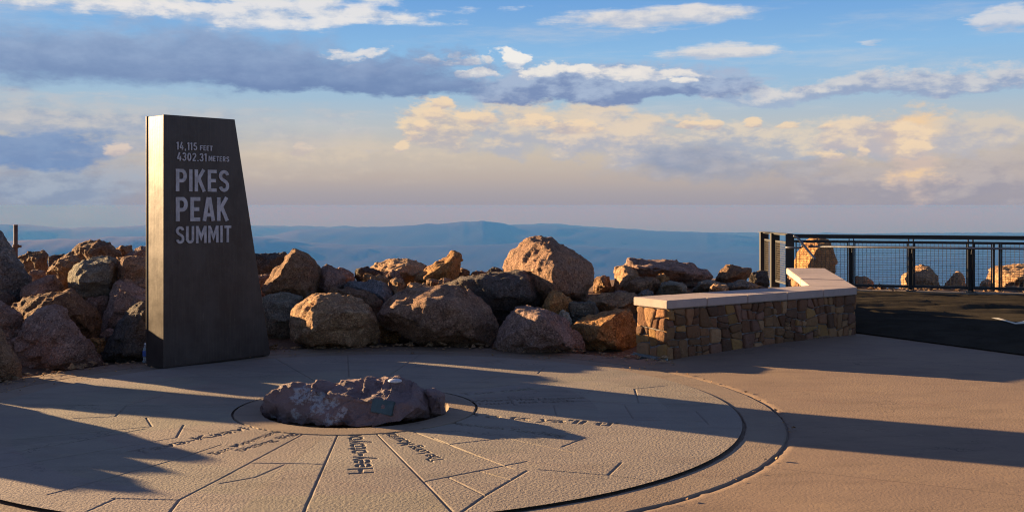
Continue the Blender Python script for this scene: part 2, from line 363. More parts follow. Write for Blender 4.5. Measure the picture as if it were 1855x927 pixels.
# ------------------------------------------------------------------ terrain: summit, slope, plains, ridges
def interp_ridge(pts):
    a = np.array([math.atan((p[0]-CX)/F) for p in pts]); e = np.array([(HY-p[1])/F*math.cos(x) for p, x in zip(pts, a)])
    return a, e
ridges = [  # (distance, depth, crest profile in the frame)
 (38000, 4600, [(-2500, 470), (380, 448), (470, 432), (540, 417), (620, 414), (700, 411), (770, 406), (812, 405), (840, 401), (850, 401.5), (874, 399), (900, 402.5), (925, 409), (970, 409), (1010, 410), (1030, 412), (1100, 415), (1200, 420), (1262, 422.5), (1281, 421.5), (1300, 424), (1330, 426), (1376, 432), (1500, 440), (1900, 446), (4000, 455)]),
 (47000, 4000, [(-2500, 402), (-100, 402), (0, 406), (70, 410), (130, 414), (200, 411), (280, 409), (400, 408), (520, 410), (640, 412), (740, 412), (900, 408), (1000, 405), (1080, 411), (1200, 419), (1400, 424), (4000, 430)]),
 (29000, 3500, [(-2500, 425), (-200, 430), (0, 438), (120, 434), (240, 429), (330, 433), (420, 425), (480, 430), (560, 442), (700, 447), (900, 444), (960, 441), (1020, 444), (1200, 455), (1500, 470), (4000, 480)]),
]
def terrain(x, y):
    r = np.hypot(x-DX, y-DY)
    d = r-3.75
    berm = .42*ss(.75, 2.7, d)*(1-ss(-.15, .35, (x-1.61)*.565*-1*-1-(y-10.82)*.825*1.0+.15))*(1-ss(3.6, 4.4, x))*ss(8.5, 10.5, y)
    z = gz(x, y)-.06+berm
    z = np.where((x > 4) & (y > 17), z+.08*ss(18, 19, y), z)
    edge = 16.6+(18.75-16.6)*ss(3.0, 5.2, x)
    e = np.maximum(y-edge, 0)
    e = np.maximum(e, np.maximum(np.hypot(x, y-5)-60, 0))
    dist = np.hypot(x, y); a = np.arctan2(x, y)
    drop = np.minimum(.12*np.minimum(e, 3.6)+.62*np.maximum(e-3.6, 0), 1560)
    z = z-drop
    for D, wd, pts in ridges:
        pa, pe = interp_ridge(pts)
        crest = EYE+D*np.interp(a, pa, pe)+1560
        prof = np.exp(-((dist-D)/wd)**2)
        z = np.where(e > 800, np.maximum(z, -1560+crest*prof), z)
    return z
rad = np.concatenate([np.linspace(1.2, 30, 110), np.geomspace(30.5, 3000, 60), np.geomspace(3100, 54000, 150)])
ang = np.radians(np.concatenate([np.arange(-180, -40, 2.0), np.arange(-40, 40, .08), np.arange(40, 180, 2.0)]))
RR, AA = np.meshgrid(rad, ang, indexing='ij')
X, Y = RR*np.sin(AA), RR*np.cos(AA)
Z = terrain(X, Y)
rng = np.random.default_rng(5)
jag = np.zeros_like(Z)
for k in range(26):                      # broken relief on the far land
    fr = 10**rng.uniform(.9, 1.9); ph = rng.uniform(0, 6.28, 2)
    jag += (30/fr)*np.sin(AA*fr*6+ph[0]+3*np.sin(AA*fr*2.3+ph[1]))*np.cos(RR/900*(fr**.3)+ph[1])
Z += np.where(RR > 9000, jag*6*np.clip(RR/40000, .3, 1.3), 0)
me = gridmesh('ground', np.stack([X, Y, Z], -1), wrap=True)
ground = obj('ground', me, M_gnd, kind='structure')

# air: one closed box of even haze round the whole scene
bm = bmesh.new(); HZ = 56000
box(bm, (-HZ, -HZ, -2100), (2*HZ, 0, 0), (0, 2*HZ, 0), (0, 0, 2100+8))
mh = bpy.data.materials.new('air'); mh.use_nodes = True; mh.node_tree.nodes.clear(); t = NT(mh.node_tree)
pvn = t.node('ShaderNodeVolumePrincipled', {'Color': (.030, .134, .50, 1), 'Density': 5.4e-5, 'Anisotropy': .0})
pvn.inputs['Absorption Color'].default_value = (.78, .46, .04, 1)
t.l.new(pvn.outputs[0], t.node('ShaderNodeOutputMaterial').inputs['Volume'])
obj('haze', bm, mh, kind='stuff')

# ------------------------------------------------------------------ round paving
def polar(name, r0, r1, nr, nt, zf, m, tint=None, th=None):
    r = np.linspace(r0, r1, nr); a = np.linspace(0, 2*np.pi, nt, endpoint=False)
    A, B = np.meshgrid(r, a, indexing='ij')
    x, y = DX+A*np.cos(B), DY+A*np.sin(B)
    z = zf(x, y, A, B)
    return obj(name, gridmesh(name, np.stack([x, y, z], -1), wrap=True, colors=None if tint is None else tint(x, y, A, B)), m, kind='structure')
joints = [[(0, 847), (106, 829), (320, 792), (333, 769)], [(26, 796), (275, 772), (265, 756)], [(136, 757), (209, 754), (229, 734), (296, 716)],
 [(0, 822), (106, 805), (265, 776)], [(88, 895), (132, 883), (318, 832), (400, 805)], [(159, 925), (209, 903)], [(205, 902), (325, 905), (400, 866), (558, 781)],
 [(325, 905), (308, 927)], [(0, 731), (421, 738)], [(400, 875), (462, 864), (515, 841)], [(456, 838), (586, 840)], [(614, 782), (549, 930)],
 [(676, 779), (768, 872), (823, 930)], [(784, 792), (860, 823)], [(768, 872), (955, 835)], [(812, 864), (879, 897), (832, 930)], [(879, 897), (955, 852)],
 [(905, 840), (928, 848)], [(816, 804), (905, 794)], [(743, 779), (905, 840)], [(866, 852), (925, 868)], [(912, 792), (1038, 819)], [(1018, 809), (1061, 792)],
 [(1102, 860), (1126, 837)], [(978, 850), (1102, 860), (1180, 870)], [(700, 683), (762, 641)], [(975, 676), (985, 666)], [(925, 666), (985, 666), (1058, 655)],
 [(872, 688), (912, 679)], [(1150, 704), (1157, 729)], [(1150, 704), (1210, 698)], [(1003, 734), (1008, 752)], [(1132, 734), (1147, 757)], [(632, 682), (629, 634)],
 [(493, 646), (573, 691)], [(300, 690), (420, 672)], [(1262, 745), (1284, 768)], [(1140, 760), (1270, 762)], [(920, 718), (932, 733)], [(632, 664), (760, 655)], [(870, 702), (1010, 690)],
 [(330, 775), (410, 790)], [(860, 720), (1240, 732)]]
texts = [  # (text, baseline start px, baseline end px, cap height m)
 ('Heey-otoyoo', (677, 856), (655, 783), .145), ('The Long Mountain', (808, 833), (709, 781), .10),
 ('Tava-Kaavi', (250, 822), (456, 776), .12), ('Sun Mountain', (393, 823), (505, 783), .075), ('Sitting Big', (440, 817), (538, 786), .075),
 ('Toa coal', (838, 716), (968, 705), .11), ('Where the Heavens', (854, 728), (1060, 721), .085), ('Touch the Earth', (862, 733), (1040, 727), .085),
 ('Yo ts ya\'ll tl\'', (840, 753), (1116, 772), .13), ('Mountain Touching', (812, 767), (1020, 791), .085)]
def text_tris(s):
    cu = bpy.data.curves.new('t', 'FONT'); cu.body = s; cu.offset = .018
    o = bpy.data.objects.new('t', cu); C.objects.link(o)
    me = o.evaluated_get(bpy.context.evaluated_depsgraph_get()).to_mesh(); me.calc_loop_triangles()
    v = np.array([p.co[:2] for p in me.vertices]); tr = np.array([q.vertices[:] for q in me.loop_triangles])
    bpy.data.objects.remove(o); bpy.data.curves.remove(cu)
    return v, tr
NR, NTH = 290, 2700
r0d, r1d = .955, 2.968
def disc_z(x, y, A, B):
    z = np.zeros_like(x)
    for jl in joints:
        P = [gnd(*p) for p in jl]
        for a, b in zip(P, P[1:]):
            ax, ay, bx, by = a.x, a.y, b.x, b.y; L2 = (bx-ax)**2+(by-ay)**2
            m_ = (x > min(ax, bx)-.05) & (x < max(ax, bx)+.05) & (y > min(ay, by)-.05) & (y < max(ay, by)+.05)
            px, py = x[m_], y[m_]
            q = np.clip(((px-ax)*(bx-ax)+(py-ay)*(by-ay))/L2, 0, 1)
            dd = np.hypot(px-ax-q*(bx-ax), py-ay-q*(by-ay))
            z[m_] = np.minimum(z[m_], -.009*np.exp(-(dd/.0055)**4))
    dr, dth = (r1d-r0d)/(NR-1), 2*np.pi/NTH
    for s, p0, p1, hgt in texts:
        v, tr = text_tris(s); a, b = gnd(*p0), gnd(*p1); L = math.hypot(b.x-a.x, b.y-a.y)
        v = v-[v[:, 0].min(), 0]; sx = L/v[:, 0].max(); sy = hgt/.70
        d = ((b.x-a.x)/L, (b.y-a.y)/L)
        wx = a.x+v[:, 0]*sx*d[0]-v[:, 1]*sy*d[1]; wy = a.y+v[:, 0]*sx*d[1]+v[:, 1]*sy*d[0]
        for q in tr:
            tx, ty = wx[q], wy[q]
            rr = np.hypot(tx-DX, ty-DY); th = np.unwrap(np.arctan2(ty-DY, tx-DX))
            i0, i1 = int((rr.min()-r0d)/dr)-1, int((rr.max()-r0d)/dr)+2
            j0, j1 = int(math.floor(th.min()/dth))-1, int(math.ceil(th.max()/dth))+1
            i0, i1 = max(0, i0), min(NR, i1)
            if i1 <= i0: continue
            J = np.arange(j0, j1+1) % NTH; sub = np.ix_(np.arange(i0, i1), J)
            X_, Y_ = x[sub], y[sub]
            e = [(tx[(k+1) % 3]-tx[k])*(Y_-ty[k])-(ty[(k+1) % 3]-ty[k])*(X_-tx[k]) for k in range(3)]
            ins = ((e[0] >= 0) & (e[1] >= 0) & (e[2] >= 0)) | ((e[0] <= 0) & (e[1] <= 0) & (e[2] <= 0))
            z[sub] = np.where(ins, np.minimum(z[sub], -.013), z[sub])
    return z
def disc_tint(x, y, A, B):
    cuts = np.sort(np.random.default_rng(3).uniform(0, 2*np.pi, 15)); k = np.searchsorted(cuts, B)
    k = k*3+np.where(A > 1.9, 1, 0)+np.where(A > 2.45, 1, 0)
    g = np.random.default_rng(8); T = 1+g.uniform(-.07, .07, (80, 1))+g.uniform(-.03, .03, (80, 3))
    return T[k % 80]
polar('engraved_paving', r0d, r1d, NR, NTH, disc_z, M_disc, disc_tint)
def flat(z0): return lambda x, y, A, B: z0+gz(x, y)
# each ring of paving has rounded, worn lips and real gaps between
def lipz(r0, r1, z0, dep=.05, gg=False):
    def f(x, y, A, B):
        e = np.minimum(A-r0, r1-A)
        wob = .004*np.sin(B*41)+.003*np.sin(B*97+1)
        return z0-dep*(1-ss(0, .012, e+wob*.5))+(gz(x, y) if gg else 0)
    return f
polar('inner_paving_ring', .715, .947, 60, 700, lipz(.715, .947, .002, .16), M_ring)
polar('outer_paving_ring', 2.985, 3.284, 60, 1500, lipz(2.985, 3.284, -.010, .03), M_ring)
for nm, a, b, z0 in (('paving_joint_bed', .93, 3.4, -.026), ('boulder_pit', .0, .76, -.13)):
    polar(nm, max(a, .01), b, 12, 200, (lambda q: lambda x, y, A, B: q+0*x)(z0), M_gnd if z0 < -.1 else M_ring)
def plaza_r(B):
    deg = np.degrees(np.mod(B, 2*np.pi))
    return 3.66+11*(1-ss(38, 46, deg)*(1-ss(172, 186, deg)))
aa = np.linspace(0, 2*np.pi, 1200, endpoint=False); tt = np.concatenate([np.linspace(0, .02, 8)**1, np.linspace(.03, 1, 60)])
RM = plaza_r(aa)[None, :]; A = 3.293+(RM-3.293)*tt[:, None]; B = np.broadcast_to(aa[None, :], A.shape)
x, y = DX+A*np.cos(B), DY+A*np.sin(B)
wob = .006*np.sin(B*53)+.004*np.sin(B*131)
z = gz(x, y)-.010-.012*(1-ss(0, .005, A-3.293+wob*.3))
z = np.where(tt[:, None] == 1, z-.12, z)
obj('plaza', gridmesh('plaza', np.stack([x, y, z], -1), wrap=True), M_plaza, kind='structure')

# asphalt path, kerb, pale marking
FA, FB = Vector((4.98, 18.6, 0)), Vector((8.63, 17.5, 0)); fd = (FB-FA).normalized(); fn = Vector((-fd.y, fd.x, 0))
p0, p1 = Vector((4.02, 12.78, 0)), Vector((13.8, -3.9, 0))
q0, q1 = FA-fd*.75-fn*.12, FA+fd*22-fn*.12
n_, m_ = 170, 150
P = np.zeros((n_, m_, 3))
for i in range(n_):
    for j in range(m_):
        s, u = (j/(m_-1))**1.6, i/(n_-1)
        v = (p0.lerp(p1, s)).lerp(q0.lerp(q1, s), u); 
        hh = noise.fractal(Vector((v.x*.28+v.y*.07, (v.y+.22*v.x)*3.0, 0)), .7, 2.2, 4)*.085*float(ss(.2, 1.1, math.hypot(v.x-6.55, v.y-13.75))) if 0 < i < n_-1 else 0
        P[i, j] = (v.x, v.y, float(gz(v.x, v.y))+.004+(hh+.05)*min(1, u*14, (1-u)*14))
obj('asphalt_path', gridmesh('asphalt_path', P), M_asph, kind='structure')
bm = bmesh.new(); kz = .03
for i in range(9):
    a = FA+fd*(-.7+i*2.45)-fn*.115
    box(bm, (a.x, a.y, -.05), fd*2.435, fn*.30, (0, 0, .05+.115))
bmesh.ops.bevel(bm, geom=bm.edges[:], offset=.012, segments=2, affect='EDGES')
obj('kerb', bm, M_ring, kind='structure')
bm = bmesh.new()
pl = [(1795.5, 575.2), (1808, 575.2), (1825, 580.2), (1840, 584.2), (1862, 579), (1868, 586), (1844, 588), (1823, 582)]
bm.faces.new([bm.verts.new(gnd(*p, lift=.062)) for p in pl][::-1])
obj('road_marking', bm, M_line, kind='structure')

# ------------------------------------------------------------------ rocks
REG = {'A': (0, 400, 5.794), 'B': (120, 400, 5.794), 'Z': (0, 380, 2.897), 'D': (120, 520, 5.794), 'E': (450, 430, 5.794), 'F': (560, 430, 5.794),
       'G': (670, 430, 5.794), 'H': (460, 520, 7.129), 'I': (670, 520, 7.129), 'J': (800, 430, 5.794), 'K': (900, 420, 5.795), 'M': (880, 510, 5.793),
       'N': (1060, 450, 7.13), 'O': (1200, 450, 8.43), 'P': (1540, 420, 6.62), 'Q': (1360, 400, 3.311), 'T': (1695, 420, 6.62), 'C': (450, 670, 4.882)}
def refine(bm, L, it=7):
    for _ in range(it):
        bmesh.ops.triangulate(bm, faces=bm.faces[:])
        es = [e for e in bm.edges if e.calc_length() > L]
        if not es: break
        bmesh.ops.subdivide_edges(bm, edges=es, cuts=1)
    bmesh.ops.triangulate(bm, faces=bm.faces[:])
def chip(bm, seed, size, n=7):
    rr = random.Random(seed*31+7)
    for _ in range(n):
        d = Vector((rr.gauss(0, .9), rr.gauss(-.8, .7), rr.gauss(.2, .6))).normalized()
        far = max(v.co.dot(d) for v in bm.verts); co = d*(far-rr.uniform(.02, .065)*size)
        r = bmesh.ops.bisect_plane(bm, geom=bm.verts[:]+bm.edges[:]+bm.faces[:], plane_co=co, plane_no=d, clear_outer=True)
        es = [e for e in r['geom_cut'] if isinstance(e, bmesh.types.BMEdge)]
        if es: bmesh.ops.holes_fill(bm, edges=es, sides=0)
def roughen(bm, seed, size, L, amp=1.0, soft=0, chips=7):
    chip(bm, seed, size, chips)
    refine(bm, L)
    rq = random.Random(seed*17+3); lay = Vector((rq.gauss(0, 1), rq.gauss(0, 1), rq.gauss(0, 1))).normalized(); lf = rq.uniform(5, 9)
    for _ in range(soft): bmesh.ops.smooth_vert(bm, verts=bm.verts[:], factor=.45, use_axis_x=True, use_axis_y=True, use_axis_z=True)
    bm.normal_update(); off = Vector((seed*13.7, seed*7.3, seed*3.1)); mv = []
    for v in bm.verts:
        p = v.co+off
        a = noise.fractal(p*(1.6/size), 1.0, 2.1, 4)*.022*size
        b = abs(noise.noise(p*(3.4/size)))*-.038*size+.010*size
        c = noise.fractal(p*8, .8, 2.3, 4)*.024+abs(noise.noise(p*5+off))*-.030
        q = noise.cell(p*(2.4/size)+Vector((noise.noise(p*3), noise.noise(p*3+off), 0))*.5)*.030*size
        h_ = v.co.dot(lay)*lf+noise.noise(v.co*2.2+off)*1.1      # stepped, layered breaks
        st_ = ((h_ % 1.0)**3-.25)*.032*(.4+noise.noise(v.co*1.7-off))
        mv.append(v.normal*(a*.8+b+c+q*.8+st_)*amp)
    for v, d in zip(bm.verts, mv): v.co += d
nrock = 0
def rock(reg, label, kind, Yd, out, ridge=(), T=None, group='boulders heaped along the plaza', cat='boulder', amp=1.0, foot=True, L=None, name='boulder'):
    global nrock; nrock += 1
    ox, oy, s = REG[reg]
    O = [(ox+a/s, oy+b/s) for a, b in out]
    cx = sum(p[0] for p in O)/len(O); cy = sum(p[1] for p in O)/len(O)
    wpx = max(p[0] for p in O)-min(p[0] for p in O); hpx = max(p[1] for p in O)-min(p[1] for p in O)
    size = max(.12, (wpx+hpx)/2/F*Yd); T = T or .75*size
    pts = [at(a, b, Yd) for a, b in O]
    pts += [at(cx+(a-cx)*.97, cy+(b-cy)*.97, Yd+T*.35) for a, b in O]
    pts += [at(cx+(a-cx)*.66, cy+(b-cy)*.72+hpx*.05, Yd+T) for a, b in O]
    for a, b, dz in ridge: pts.append(at(ox+a/s, oy+b/s, Yd-dz*1.3))
    if not ridge:
        rr = random.Random(nrock)
        for k in range(3):
            th = rr.uniform(0, 6.28); q = rr.uniform(.15, .45)
            pts.append(at(cx+math.cos(th)*wpx*q*.5, cy+math.sin(th)*hpx*q*.5+hpx*.08, Yd-rr.uniform(.2, .38)*size))
    zmin = min(p.z for p in pts[:len(O)])
    if foot:
        g0 = float(terrain(np.array([at(cx, cy, Yd).x]), np.array([Yd+T*.4]))[0])
        if zmin > g0+.02:
            pts += [Vector((at(cx+(a-cx)*.62, b, Yd).x, Yd+T*f_, g0-.03)) for a, b in O for f_ in (.25, .8)]
        else:
            pts += [Vector((at(cx+(a-cx)*.9, b, Yd).x, Yd+T*.3, zmin-.05)) for a, b in O]
    org = Vector((at(cx, cy, Yd).x, Yd+T*.3, zmin))
    bm = bmesh.new()
    for p in pts: bm.verts.new(p-org)
    r = bmesh.ops.convex_hull(bm, input=bm.verts[:])
    bmesh.ops.delete(bm, geom=[v for v in bm.verts if not v.link_faces], context='VERTS')
    roughen(bm, nrock, size, L or max(.022, min(.05, size*.055)), amp, 0, 7 if len(ridge) < 4 else 2)
    o = smooth(obj(name, bm, R[kind], label=label, cat=cat, group=group)); o.location = org
    return o

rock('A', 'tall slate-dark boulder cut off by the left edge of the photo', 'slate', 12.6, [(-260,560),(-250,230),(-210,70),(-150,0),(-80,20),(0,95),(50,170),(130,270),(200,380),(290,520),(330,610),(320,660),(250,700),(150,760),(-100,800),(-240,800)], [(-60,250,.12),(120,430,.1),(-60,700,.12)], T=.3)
rock('A', 'reddish boulder on the skyline right beside the rusty pipe', 'brown', 15.0, [(200,375),(350,310),(460,315),(505,360),(500,470),(440,500),(300,520),(215,430)], [(300,365,.15),(400,400,.3),(480,380,.1)])
rock('A', 'small dark skyline boulder right of the reddish boulder by the pipe', 'dark', 15.6, [(505,375),(560,360),(680,350),(640,400),(570,470),(510,475)])
rock('A', 'slanting brown boulder leaning below the domed brown skyline boulder', 'brown', 13.2, [(470,555),(520,490),(610,400),(740,345),(850,400),(860,430),(760,520),(700,700),(660,680),(600,600),(480,580)], [(640,430,.25),(720,420,.25),(700,600,.2)])
rock('A', 'low pale pink boulder tucked beneath the reddish boulder by the rusty pipe', 'pink', 14.2, [(310,540),(370,505),(480,510),(470,560),(400,610),(330,640)])
rock('A', 'mauve wedge-topped boulder just behind the long boulder with the sunlit top', 'mauve', 12.4, [(190,800),(240,690),(390,610),(570,555),(630,640),(675,700),(640,730),(400,790),(200,830)], [(430,660,.2),(560,600,.12),(400,760,.25)])
rock('Z', 'long boulder with a rough sunlit top slope, above the big front boulder at far left', 'brown', 11.65, [(55,515),(105,465),(355,412),(385,420),(500,505),(530,570),(510,650),(460,700),(330,700),(150,650),(70,560)], [(240,490,.5),(370,425,.25),(420,540,.42),(150,575,.5),(300,600,.5)], T=.2)
rock('Z', 'big dark front boulder with golden lit hollows at far left of the paving', 'mauve', 10.6, [(55,690),(120,600),(200,520),(290,500),(345,520),(420,620),(530,770),(510,800),(260,840),(150,800),(75,730)], [(215,570,.12),(300,600,.2),(150,690,.08),(300,800,.25),(420,760,.2),(190,640,.14)], amp=1.2)
rock('Z', 'rounded brown boulder at the plaza edge cut off by the left border', 'brown', 9.75, [(-160,700),(-110,630),(0,615),(60,700),(115,830),(110,860),(0,905),(-120,920)], [(0,720,.2),(60,800,.15),(-60,850,.3)], T=.16)
rock('Z', 'mauve boulder behind the rounded brown boulder at the left border', 'mauve', 10.9, [(-90,520),(0,475),(60,500),(125,560),(110,590),(50,640),(-60,640)], [(20,530,.15)])
rock('Z', 'low dark boulder under the tall slate-dark boulder at the left edge', 'dark', 12.3, [(-90,440),(40,430),(90,455),(80,500),(-80,500)])
rock('B', 'domed brown boulder on the skyline left of the monument', 'brown', 15.0, [(55,325),(85,275),(150,230),(250,200),(350,190),(410,205),(450,245),(500,285),(560,320),(590,370),(400,400),(200,415),(70,360)], [(150,280,.2),(400,260,.25),(250,340,.35)])
rock('B', 'small flat-topped boulder with a bright left corner next to the domed brown skyline boulder', 'brown', 15.6, [(525,300),(560,255),(690,262),(713,290),(690,335),(600,375),(560,350)], [(585,280,.12),(620,330,.1)])
rock('B', 'mauve boulder rising behind the monument edge with a lit left slope', 'mauve', 14.8, [(600,370),(660,335),(740,285),(775,262),(850,270),(930,330),(930,400),(700,400)], [(790,300,.15),(720,350,.2)])
rock('B', 'large grey-green boulder with a bright rim on its upper left, left of the monument', 'grey', 12.55, [(10,640),(40,560),(90,470),(180,430),(300,400),(450,380),(520,380),(560,470),(560,560),(550,610),(450,770),(200,795),(90,735),(20,700)], [(100,560,.18),(200,460,.2),(450,440,.25),(150,650,.3),(450,650,.3)])
rock('B', 'pink boulder with a crumbly sunlit left face touching the grey-green boulder', 'pink', 12.42, [(520,385),(650,365),(850,370),(1000,400),(1000,600),(580,620),(560,570),(540,470)], [(645,400,.16),(600,560,.13),(850,500,.16)], T=.16)
rock('B', 'thin flat pink boulder wedged above the pointed boulder with a lit edge', 'pink', 12.25, [(610,620),(850,610),(1000,650),(1000,740),(800,730),(640,660)])
rock('Z', 'pointed mauve boulder with a thin sunlit left edge beside the monument', 'mauve', 12.1, [(538,640),(545,560),(575,450),(605,375),(640,370),(770,405),(850,450),(850,560),(700,600),(600,660)], [(618,395,.22),(592,530,.28),(560,620,.22),(740,480,.35),(700,580,.35)])
rock('D', 'small mauve boulder in the gap left of the pointed boulder with the thin lit edge', 'mauve', 12.2, [(200,105),(320,90),(450,80),(430,200),(420,280),(330,290),(250,200)])
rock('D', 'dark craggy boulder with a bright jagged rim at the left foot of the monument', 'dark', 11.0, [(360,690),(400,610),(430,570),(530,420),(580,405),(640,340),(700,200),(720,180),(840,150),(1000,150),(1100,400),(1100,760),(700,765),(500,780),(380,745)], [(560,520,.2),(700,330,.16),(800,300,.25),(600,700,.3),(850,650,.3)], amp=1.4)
rock('D', 'little mauve boulder lying in the shadow gap below the thin lit edge', 'mauve', 11.6, [(330,510),(400,470),(460,430),(510,450),(480,520),(420,560)])
rock('D', 'low brown boulder deep in the gap at the left front of the heap', 'orange', 11.3, [(260,530),(420,520),(420,620),(340,690),(280,640)])
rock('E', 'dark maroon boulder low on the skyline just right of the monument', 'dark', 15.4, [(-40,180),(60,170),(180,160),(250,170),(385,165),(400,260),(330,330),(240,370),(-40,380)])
rock('E', 'small pale boulder glimpsed between the monument and the triangular boulder', 'pink', 14.2, [(40,390),(105,385),(235,385),(220,440),(170,500),(40,500)])
rock('E', 'triangular brown boulder with a sunlit left slope right of the monument', 'brown', 13.3, [(145,550),(250,400),(380,200),(460,105),(500,103),(560,140),(640,200),(755,305),(730,420),(700,560),(640,620),(450,640),(200,620)], [(195,570,.3),(320,390,.36),(432,200,.32),(492,135,.2),(640,350,.25),(600,560,.35)])
rock('E', 'smooth mauve egg-shaped boulder next to the triangular brown boulder', 'mauve', 13.6, [(700,560),(705,440),(760,310),(820,270),(870,290),(925,325),(1000,380),(1040,420),(1000,560),(900,600),(720,600)], [(820,400,.25),(900,480,.22),(800,560,.25)])
rock('E', 'grey boulder with a bluish top at the right foot of the monument', 'grey', 12.75, [(100,720),(140,620),(200,595),(350,575),(450,600),(560,620),(575,650),(520,760),(500,930),(450,1080),(300,1110),(180,1080),(150,900)], [(215,680,.08),(380,690,.12),(235,880,.16),(195,850,.10),(400,900,.16)], T=.25)
rock('H', 'broad front boulder with a golden pitted left face right of the monument', 'tan', 11.98, [(435,355),(520,270),(600,190),(690,130),(800,90),(940,75),(1130,110),(1260,120),(1400,170),(1500,260),(1555,340),(1600,480),(1610,640),(1560,745),(1200,755),(800,755),(500,730),(450,620),(460,480)], [(830,140,.3),(735,330,.42),(690,560,.5),(1150,330,.5),(1480,340,.35),(1000,180,.32),(1200,740,.32),(800,745,.36),(500,700,.12)], amp=1.1)
rock('F', 'narrow brown boulder right behind the smooth mauve egg-shaped boulder', 'mauve', 14.5, [(285,330),(330,318),(380,330),(470,380),(490,450),(380,470),(300,400)])
rock('F', 'low dark ridge-like boulder left of the wide golden skyline boulder', 'dark', 14.6, [(465,360),(490,320),(590,298),(650,320),(780,370),(800,395),(740,430),(560,430),(480,410)], [(540,340,.1)])
rock('F', 'slate-blue slab with a crusty pale seam along its front edge', 'slate', 13.5, [(340,525),(400,460),(560,455),(700,460),(800,480),(900,580),(860,640),(760,690),(700,650),(500,560)], [(480,520,.12),(600,545,.2),(735,605,.28),(780,660,.25)])
rock('F', 'rust-red boulder lying just behind the broad golden-faced front boulder', 'brown', 13.0, [(180,580),(230,535),(420,525),(560,545),(700,600),(765,660),(765,740),(690,800),(550,740),(380,640),(200,610)], [(440,580,.15),(520,610,.25),(650,690,.28)])
rock('F', 'knobbly pale boulder on top of the slate-blue slab', 'tan', 13.8, [(570,400),(600,390),(700,400),(800,410),(840,440),(780,475),(640,490),(590,465)], [(650,425,.12)], amp=1.4)
rock('G', 'wide skyline boulder with a golden left half and a dark right half', 'tan', 15.0, [(0,330),(60,280),(200,230),(400,220),(480,245),(620,310),(580,370),(440,470),(300,470),(150,400)], [(405,232,.15),(300,345,.62),(380,290,.45),(240,420,.6),(450,400,.4)], T=.9)
rock('G', 'small mauve boulder in front of the two-tone golden skyline boulder', 'mauve', 14.0, [(150,410),(240,350),(300,360),(350,440),(330,490),(220,470)], [(230,390,.1)])
rock('G', 'crumbly tan boulder between the slate-blue slab and the huge front boulder', 'tan', 13.5, [(225,450),(270,445),(390,470),(380,545),(280,590),(240,540)], [(290,470,.12)], amp=1.4)
rock('G', 'ochre finger-shaped boulder slanting up to the right on the skyline', 'orange', 14.3, [(450,465),(500,395),(600,310),(700,250),(860,165),(893,155),(943,180),(968,230),(958,300),(903,430),(720,490),(560,490)], [(590,430,.25),(720,315,.25),(880,205,.18),(850,350,.25)])
rock('G', 'small brown boulder below the ochre finger-shaped boulder', 'brown', 13.6, [(570,500),(580,420),(650,430),(760,470),(790,510),(680,530)], [(640,460,.12)])
rock('G', 'small mauve boulder at the right foot of the ochre finger-shaped boulder', 'mauve', 13.8, [(745,440),(790,420),(890,440),(900,480),(790,500)])
rock('G', 'flat pale boulder resting behind the top of the huge front boulder', 'tan', 13.0, [(370,540),(420,480),(580,480),(620,520),(560,575),(400,585)], [(450,520,.1)])
rock('I', 'huge pink-brown front boulder in the middle of the heap, tilted and undercut', 'pink', 12.15, [(75,370),(110,300),(180,240),(280,130),(370,55),(600,60),(800,35),(850,5),(1000,-10),(1150,5),(1290,25),(1380,90),(1440,160),(1540,240),(1600,340),(1690,490),(1600,660),(1550,770),(1450,800),(1200,780),(1000,700),(650,740),(550,715),(350,615),(250,530),(110,490)], [(330,200,.3),(250,330,.35),(1000,250,.5),(1350,420,.42),(800,540,.5),(1350,650,.35),(500,120,.25),(850,90,.25)], foot=False)
rock('I', 'little ochre boulder glowing in the sunlit hollow under the huge front boulder', 'orange', 12.5, [(95,480),(250,500),(380,590),(350,660),(130,670)], [(180,540,.15)])
rock('J', 'long blackish slab boulder behind the huge front boulder', 'dark', 12.95, [(20,510),(130,470),(180,430),(300,410),(600,400),(700,380),(800,355),(900,360),(1000,420),(1040,560),(1030,700),(900,745),(750,765),(550,760),(430,680),(300,600),(100,560)], [(350,440,.2),(900,430,.25),(600,600,.35),(950,620,.3)])
rock('J', 'small brown boulder in the right lee of the ochre finger-shaped boulder', 'brown', 14.7, [(150,420),(210,310),(250,330),(298,350),(280,400),(170,450)])
rock('J', 'low brown boulder on the skyline behind the long blackish slab', 'brown', 14.7, [(300,410),(360,350),(440,342),(500,360),(540,395),(460,430),(330,430)])
rock('J', 'dark round-backed boulder at the left foot of the great peaked boulder', 'dark', 15.2, [(460,380),(470,345),(560,305),(610,305),(660,360),(680,410),(530,410)])
rock('J', 'small pale-nosed boulder at the left end of the long blackish slab', 'pink', 13.4, [(-40,440),(50,420),(130,450),(90,510),(-40,520)])
rock('K', 'great peaked boulder with a sunlit left face, tallest of the heap', 'pink', 13.6, [(70,380),(95,290),(125,215),(220,160),(310,75),(440,50),(540,60),(580,80),(780,185),(930,290),(990,340),(1020,440),(1015,560),(960,670),(880,720),(760,715),(500,700),(390,680),(250,600),(85,460)], [(578,190,.6),(600,350,.85),(800,445,.62),(990,540,.2),(340,415,.62),(500,330,.8),(600,650,.85),(850,650,.55)], T=.8)
rock('K', 'small ochre boulder with a bright pointed tip below the great peaked boulder', 'orange', 12.5, [(470,790),(520,680),(590,600),(630,610),(770,690),(800,740),(690,790),(640,850),(540,830)], [(605,650,.15),(555,770,.2),(680,740,.15)])
rock('K', 'blocky brown boulder at the right shoulder of the great peaked boulder', 'brown', 14.4, [(1010,490),(1100,455),(1180,465),(1200,520),(1210,600),(1150,650),(1020,670)], [(1080,500,.2),(1150,560,.2)])
